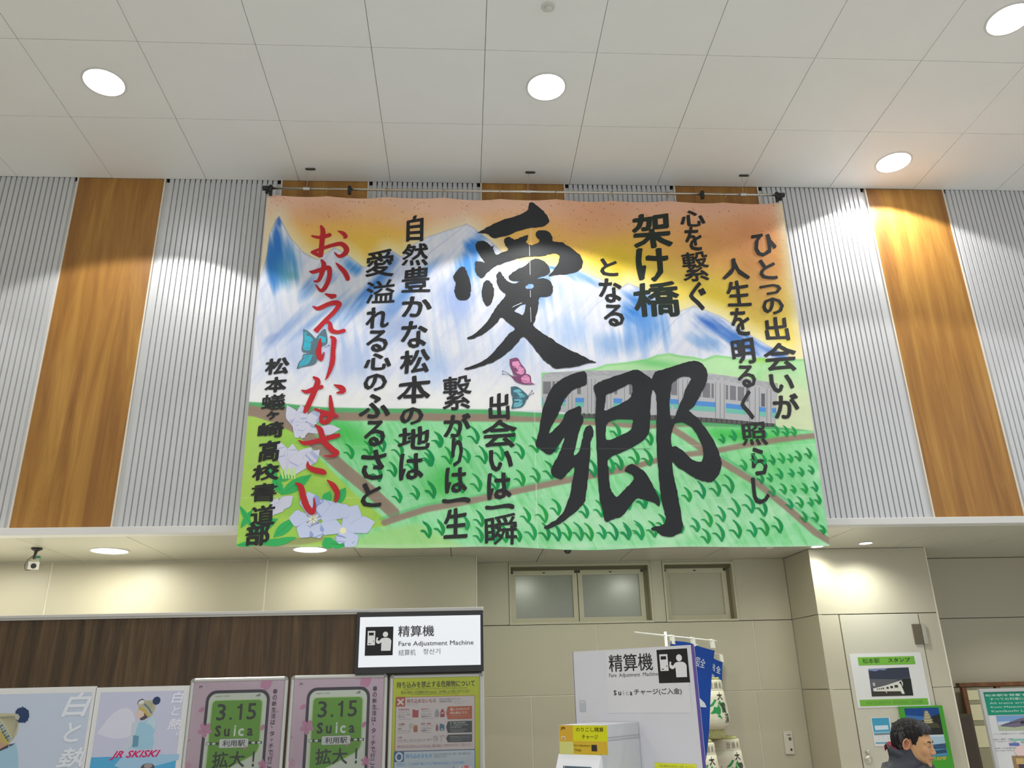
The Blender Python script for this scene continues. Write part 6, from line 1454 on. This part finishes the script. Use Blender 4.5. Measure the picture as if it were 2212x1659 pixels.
# ================================================================== the man
def build_man():
    hc = atY(1974, 1606, 4.55)                       # centre of the head
    yaw = math.radians(-44); pit = math.radians(10)     # looks right, slightly towards the camera, slightly down
    fx = Vector((math.cos(yaw) * math.cos(pit), math.sin(yaw) * math.cos(pit), -math.sin(pit)))
    ly = Vector((0, 0, 1)).cross(fx).normalized(); uz = fx.cross(ly)
    M = Matrix((fx, ly, uz)).transposed()
    man = empty('person', (hc.x - .1, hc.y, 0), 'man with short dark hair and high-collared dark jacket, looking right, by the door', 'person')
    SK = .93
    # signed distance of the head in its own frame (x forward, y left, z up), metres
    def ell_(p, c, r):
        q = (p - c) / r; k0 = np.linalg.norm(q, axis=-1); k1 = np.linalg.norm(q / r, axis=-1); return k0 * (k0 - 1) / np.maximum(k1, 1e-6)
    def smin(a, b, k): h = np.clip(.5 + .5 * (b - a) / k, 0, 1); return b * (1 - h) + a * h - k * h * (1 - h)
    def cap(p, a, b, ra, rb):
        a = np.array(a); b = np.array(b); ba = b - a; t = np.clip(((p - a) @ ba) / (ba @ ba), 0, 1)
        return np.linalg.norm(p - a - t[..., None] * ba, axis=-1) - (ra + (rb - ra) * t)
    A = np.array
    def head(p):
        p = p.copy(); p[..., 1] = np.abs(p[..., 1])
        d = ell_(p, A((-.012, 0, .028)), A((.096, .078, .090)))
        d = smin(d, ell_(p, A((.030, 0, -.020)), A((.062, .064, .082))), .03)
        d = smin(d, ell_(p, A((.038, 0, -.075)), A((.048, .046, .040))), .03)
        d = smin(d, ell_(p, A((.0, .045, -.055)), A((.045, .022, .036))), .03)       # jaw corner
        d = smin(d, ell_(p, A((.072, 0, -.098)), A((.020, .024, .017))), .018)       # chin
        d = smin(d, ell_(p, A((.068, .036, -.024)), A((.020, .022, .022))), .02)     # cheek bone
        d = smin(d, cap(p, (.082, .012, .026), (.072, .048, .022), .010, .007), .014)  # brow ridge
        d = -smin(-d, ell_(p, A((.103, .031, .004)), A((.017, .017, .011))), .012)    # eye socket
        d = smin(d, ell_(p, A((.079, .030, .003)), A((.014, .015, .0115))), .004)    # eyeball with lids
        d = smin(d, cap(p, (.086, 0, .010), (.104, 0, -.028), .007, .0115), .012)      # nose
        d = smin(d, ell_(p, A((.097, .011, -.033)), A((.011, .009, .008))), .005)    # nostril wings
        d = smin(d, ell_(p, A((.089, 0, -.060)), A((.012, .024, .0065))), .006)      # upper lip
        d = smin(d, ell_(p, A((.088, 0, -.070)), A((.011, .020, .0065))), .005)      # lower lip
        d = np.maximum(d, -cap(p, (.102, 0, -.0652), (.094, .023, -.0665), .0016, .0012))
        d = smin(d, cap(p, (-.025, 0, -.06), (-.05, 0, -.19), .060, .062), .03)       # neck
        return d
    def march(fn, nu, nv, lim=.26, keep=None):
        u = np.linspace(0, 2 * np.pi, nu, endpoint=False); v = np.linspace(0.001, np.pi - .001, nv)
        U_, V_ = np.meshgrid(u, v); D_ = np.stack([np.sin(V_) * np.cos(U_), np.sin(V_) * np.sin(U_), np.cos(V_)], -1)
        lo = np.full(U_.shape, .02); hi = np.full(U_.shape, lim)
        # walk out until outside
        t = np.full(U_.shape, .03); done = np.zeros(U_.shape, bool)
        for _ in range(110):
            d = fn(D_ * t[..., None]); done |= d > 0; t = np.where(done | (t > lim), t, t + .0022)
        lo = t - .0024; hi = t.copy()
        for _ in range(12):
            m = (lo + hi) / 2; o = fn(D_ * m[..., None]) > 0; hi = np.where(o, m, hi); lo = np.where(o, lo, m)
        return D_ * hi[..., None]
    def togrid(name, P_, m, parent, mask=None, colors=None):
        nv, nu = P_.shape[:2]; V = [hc + M @ (Vector(q) * SK) for q in P_.reshape(-1, 3)]
        F = []
        for j in range(nv - 1):
            for i in range(nu):
                f_ = (j * nu + i, (j + 1) * nu + i, (j + 1) * nu + (i + 1) % nu, j * nu + (i + 1) % nu)
                if mask is None or all(mask.reshape(-1)[k] for k in f_): F.append(f_)
        me = bpy.data.meshes.new(name); me.from_pydata(V, [], F); me.materials.append(m)
        for q in me.polygons: q.use_smooth = True
        if colors is not None:
            at = me.color_attributes.new('Col', 'FLOAT_COLOR', 'POINT'); at.data.foreach_set('color', np.concatenate([colors.reshape(-1, 3), np.ones((nv * nu, 1))], 1).astype(np.float32).ravel())
        return link(name, me, parent)
    Pn = march(head, 220, 200)
    base = A(lin((196, 150, 108)))
    C = np.ones(Pn.shape) * base
    def tint(c, ctr, rad, k):
        nonlocal C
        q = Pn.copy(); q[..., 1] = np.abs(q[..., 1]); w_ = np.exp(-np.sum(((q - A(ctr)) / A(rad)) ** 2, -1))[..., None] * k; C = C * (1 - w_) + A(lin(c)) * w_
    tint((180, 96, 80), (.098, 0, -.065), (.02, .024, .009), .8); tint((206, 140, 108), (.112, .0, -.03), (.02, .015, .015), .5); tint((200, 130, 100), (.07, .04, -.03), (.03, .02, .02), .3)
    tint((150, 124, 104), (.075, .0, -.095), (.04, .05, .02), .25); tint((60, 44, 38), (.103, 0, -.0655), (.02, .021, .0022), .9)
    tint((110, 78, 62), (.093, .031, .004), (.02, .015, .0035), .5)
    body = togrid('head', Pn, attr_mat('skin', .5, .35), man, None, C)
    # hair
    def hairf(p):
        q = p.copy(); q[..., 1] = np.abs(q[..., 1])
        n_ = .0015 * np.sin(q[..., 0] * 260 + q[..., 2] * 90) + .001 * np.sin(q[..., 1] * 400 + q[..., 0] * 120)
        d = ell_(p, A((-.020, 0, .034)), A((.103, .086, .099)))
        d = smin(d, ell_(p, A((.030, 0, .080)), A((.062, .062, .046))), .02)
        d = smin(d, ell_(p, A((-.055, 0, -.02)), A((.058, .066, .075))), .03)
        return d - n_
    Ph = march(hairf, 200, 180)
    q = Ph; ay = np.abs(q[..., 1])
    # hairline: forehead, temples with sideburn, round the ear, nape
    front = (q[..., 2] > .072 - .16 * np.clip(.085 - q[..., 0], 0, .05) * 0) & (q[..., 0] > .055)
    lim = np.interp(q[..., 0], [-.12, -.05, -.028, -.018, .006, .016, .026, .046, .058, .07, .12], [-.085, -.075, -.050, .030, .026, -.022, -.020, .045, .052, .062, .066])
    keep = q[..., 2] > lim + .003 * np.sin(q[..., 0] * 300)
    Hc = np.ones(Ph.shape) * A(lin((24, 21, 21)))
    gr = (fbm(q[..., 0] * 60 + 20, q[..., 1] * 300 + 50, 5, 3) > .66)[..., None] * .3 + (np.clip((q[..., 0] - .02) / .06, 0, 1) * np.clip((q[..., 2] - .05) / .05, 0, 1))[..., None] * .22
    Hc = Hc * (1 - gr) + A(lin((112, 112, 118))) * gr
    togrid('hair', Ph, attr_mat('hair', .6, .25, bump=.12, stretch=90.0), man, keep, Hc)
    m_skin = mat('ear_skin', (196, 138, 106), .5)
    W3 = lambda x, y, z: hc + M @ (Vector((x, y, z)) * SK)
    for s in (-1, 1):
        rings = []
        for k in range(15):
            a = 2 * math.pi * k / 14
            rings.append(W3(-.012 + .015 * math.cos(a) - .004, s * (.080 + .010 * (1 - math.cos(a)) * .5), -.002 + .027 * math.sin(a) + .004 * math.cos(a)))
        MB().tube(rings, [.0052 - .0012 * math.sin(2 * math.pi * k / 14) for k in range(15)], 8, False).build('ear', m_skin, man, True)
        MB().loft([[W3(-.016 + rr * .016 * math.cos(a), s * (.072 + dd), -.002 + rr * .027 * math.sin(a)) for a in [2 * math.pi * i / 16 for i in range(16)]] for rr, dd in ((1, .0), (1, .012), (.7, .009), (.25, .006))]).build('ear_bowl', mat('ear_inner', (184, 126, 96), .55), man, True)
        # eyebrow, eye
        eb = [(.093, .014, .021), (.094, .024, .026), (.088, .036, .028), (.079, .046, .024)]
        MB().tube([W3(x, s * y, z) for x, y, z in eb], [.0022, .0036, .0034, .0016], 6).build('eyebrow', mat('brow_hair', (52, 42, 38), .7), man, True)
        ec = (.0815, .030, .0035)
        MB().loft([[W3(ec[0] + dx, s * (ec[1] + .0125 * rr * math.cos(a)), ec[2] - .002 + .0034 * rr * math.sin(a)) for a in [2 * math.pi * i / 14 for i in range(14)]] for rr, dx in ((1.0, .0105), (.9, .0130), (.4, .0142))]).build('eye', mat('eye_white', (190, 180, 170), .25), man, True)
        MB().loft([[W3(ec[0] + dx, s * (ec[1] - .002 + .0042 * rr * math.cos(a)), ec[2] - .003 + .0036 * rr * math.sin(a)) for a in [2 * math.pi * i / 12 for i in range(12)]] for rr, dx in ((1.0, .0138), (.8, .0150), (.3, .0154))]).build('iris', mat('iris_dark', (34, 24, 20), .2), man, True)
        MB().tube([W3(x, s * y, z) for x, y, z in ((.0905, .0165, .0035), (.0955, .024, .0068), (.095, .033, .0068), (.0885, .0435, .0030))], [.0012, .0019, .0019, .001], 6).build('eyelid', mat('lid_skin', (140, 98, 74), .5), man, True)
    # clothes: body frame turned with the shoulders
    cy = math.radians(-46); bx = Vector((math.cos(cy), math.sin(cy), 0)); by = Vector((-bx.y, bx.x, 0))
    nk = W3(-.030, 0, -.125)                                     # base of the neck
    def B3(x, y, z): return Vector((nk.x, nk.y, nk.z)) + bx * x + by * y + Vector((0, 0, z))
    zf = -nk.z
    m_jk = mat('jacket_navy', (50, 54, 64), .55, spec=.35, var=.1, vscale=14, bump=.35, bscale=26); m_tr = mat('trousers_dark', (52, 52, 56), .8, var=.05)
    def ring(cx, z, rx, ry, n=36, pw=2.3, cyo=0, zt=None):
        out = []
        for k in range(n):
            a = 2 * math.pi * k / n; c_, s_ = math.cos(a), math.sin(a)
            X = cx + rx * abs(c_) ** (2 / pw) * (1 if c_ >= 0 else -1); Y = cyo + ry * abs(s_) ** (2 / pw) * (1 if s_ >= 0 else -1)
            out.append(B3(X, Y, z + (zt(X, Y) if zt else 0)))
        return out
    sl = lambda X, Y: -.42 * max(0, abs(Y) - .07) ** 1.25 * 1.6
    mb = MB().loft([ring(0.0, .085 + .0, .078, .082), ring(.0, .045, .084, .088), ring(.0, .0, .10, .11), ring(-.005, .015, .112, .165, zt=sl), ring(-.005, -.015, .122, .215, zt=sl), ring(.0, -.11, .13, .225, zt=sl), ring(.005, -.2, .14, .215), ring(.01, -.34, .14, .20), ring(.02, -.50, .135, .19), ring(.02, -.66, .145, .20), ring(.02, -.68, .13, .185)], cap=False)
    o = mb.build('jacket', m_jk, man, True)
    # sleeves
    for s in (-1, 1):
        path = [B3(-.0, s * .17, -.085), B3(-.0, s * .225, -.13), B3(.0, s * .25, -.22), B3(.01, s * .262, -.36), B3(.08, s * .25, -.46), B3(.19, s * .19, -.52), B3(.235, s * .165, -.535)]
        MB().tube(path, [.062, .068, .062, .054, .052, .044, .040], 18).build('sleeve', m_jk, man, True)
        # hand: palm, four fingers and a thumb, lightly curled
        hp = B3(.235, s * .165, -.535); hd = (B3(.33, s * .12, -.56) - hp).normalized(); hs = hd.cross(Vector((0, 0, 1))).normalized() * (-s); hu = Vector((0, 0, 1))
        mb = MB(); mb.tube([hp - hd * .02, hp + hd * .02, hp + hd * .055, hp + hd * .085], [.026, .030, .036, .030], 12)
        for k, (off, L) in enumerate(((-.027, .062), (-.009, .072), (.009, .068), (.026, .052))):
            b0 = hp + hd * .075 + hs * off; mb.tube([b0, b0 + hd * L * .45 - hu * .004, b0 + hd * L * .78 - hu * .018, b0 + hd * L * .9 - hu * .036], [.0095, .009, .008, .006], 8)
        b0 = hp + hd * .02 - hs * .028; mb.tube([b0, b0 + hd * .03 - hs * .02 - hu * .006, b0 + hd * .06 - hs * .022 - hu * .016], [.012, .010, .007], 8)
        mb.build('hand', mat('hand_skin', (196, 148, 112), .5), man, True)
        # legs and shoes
        MB().tube([B3(.0, s * .085, -.62), B3(.01, s * .095, -.80), B3(.02, s * .095, zf + .48), B3(.0, s * .10, zf + .12), B3(.0, s * .10, zf + .06)], [.092, .088, .064, .052, .056], 18).build('trouser_leg', m_tr, man, True)
        MB().loft([[B3(cx + rx * math.cos(a), s * .10 + ry * math.sin(a), zf + z) for a in [2 * math.pi * i / 20 for i in range(20)]] for cx, z, rx, ry in ((.05, .0, .135, .048), (.05, .02, .14, .050), (.04, .05, .12, .046), (.0, .085, .062, .044), (-.01, .10, .055, .042))]).build('shoe', m_black, man, True)
    # collar: outer navy, red lining showing at the back, dark green scarf in front
    def cring(rx, ry, z, n=40, lean=0.0, cx=0.0): return [B3(cx + rx * math.cos(a), ry * math.sin(a), z + lean * math.cos(a)) for a in [2 * math.pi * k / n for k in range(n)]]
    MB().loft([cring(.086, .090, .0, lean=-.01), cring(.086, .088, .05, lean=-.025, cx=-.004), cring(.084, .086, .078, lean=-.035, cx=-.006), cring(.078, .080, .077, lean=-.035, cx=-.005), cring(.074, .076, .03, lean=-.02)], False).build('collar', m_jk, man, True)
    MB().loft([cring(.079, .081, .079, lean=-.036, cx=-.006), cring(.076, .078, .081, lean=-.036, cx=-.005), cring(.071, .073, .03, lean=-.02)], False).build('collar_lining', mat('lining_red', (170, 52, 66), .7), man, True)
    MB().loft([[B3(-.0925 + o_, y_, z_ + dz_) for o_, y_, z_ in ((0, .05, .100), (-.003, .0, .108), (-.001, -.04, .10), (.004, -.058, .09), (.006, -.058, .075), (.001, -.04, .084), (-.001, .0, .092), (.002, .05, .086))] for dz_ in (0, -.010)]).build('collar_edge', mat('lining_red', (170, 52, 66), .7), man)
    MB().loft([cring(.068, .070, .02, lean=-.02), cring(.070, .072, .055, lean=-.03), cring(.066, .068, .068, lean=-.035), cring(.056, .060, .055, lean=-.03)], False).build('scarf', mat('scarf_green', (38, 62, 52), .9, bump=.5, bscale=60), man, True)
    return man
build_man()
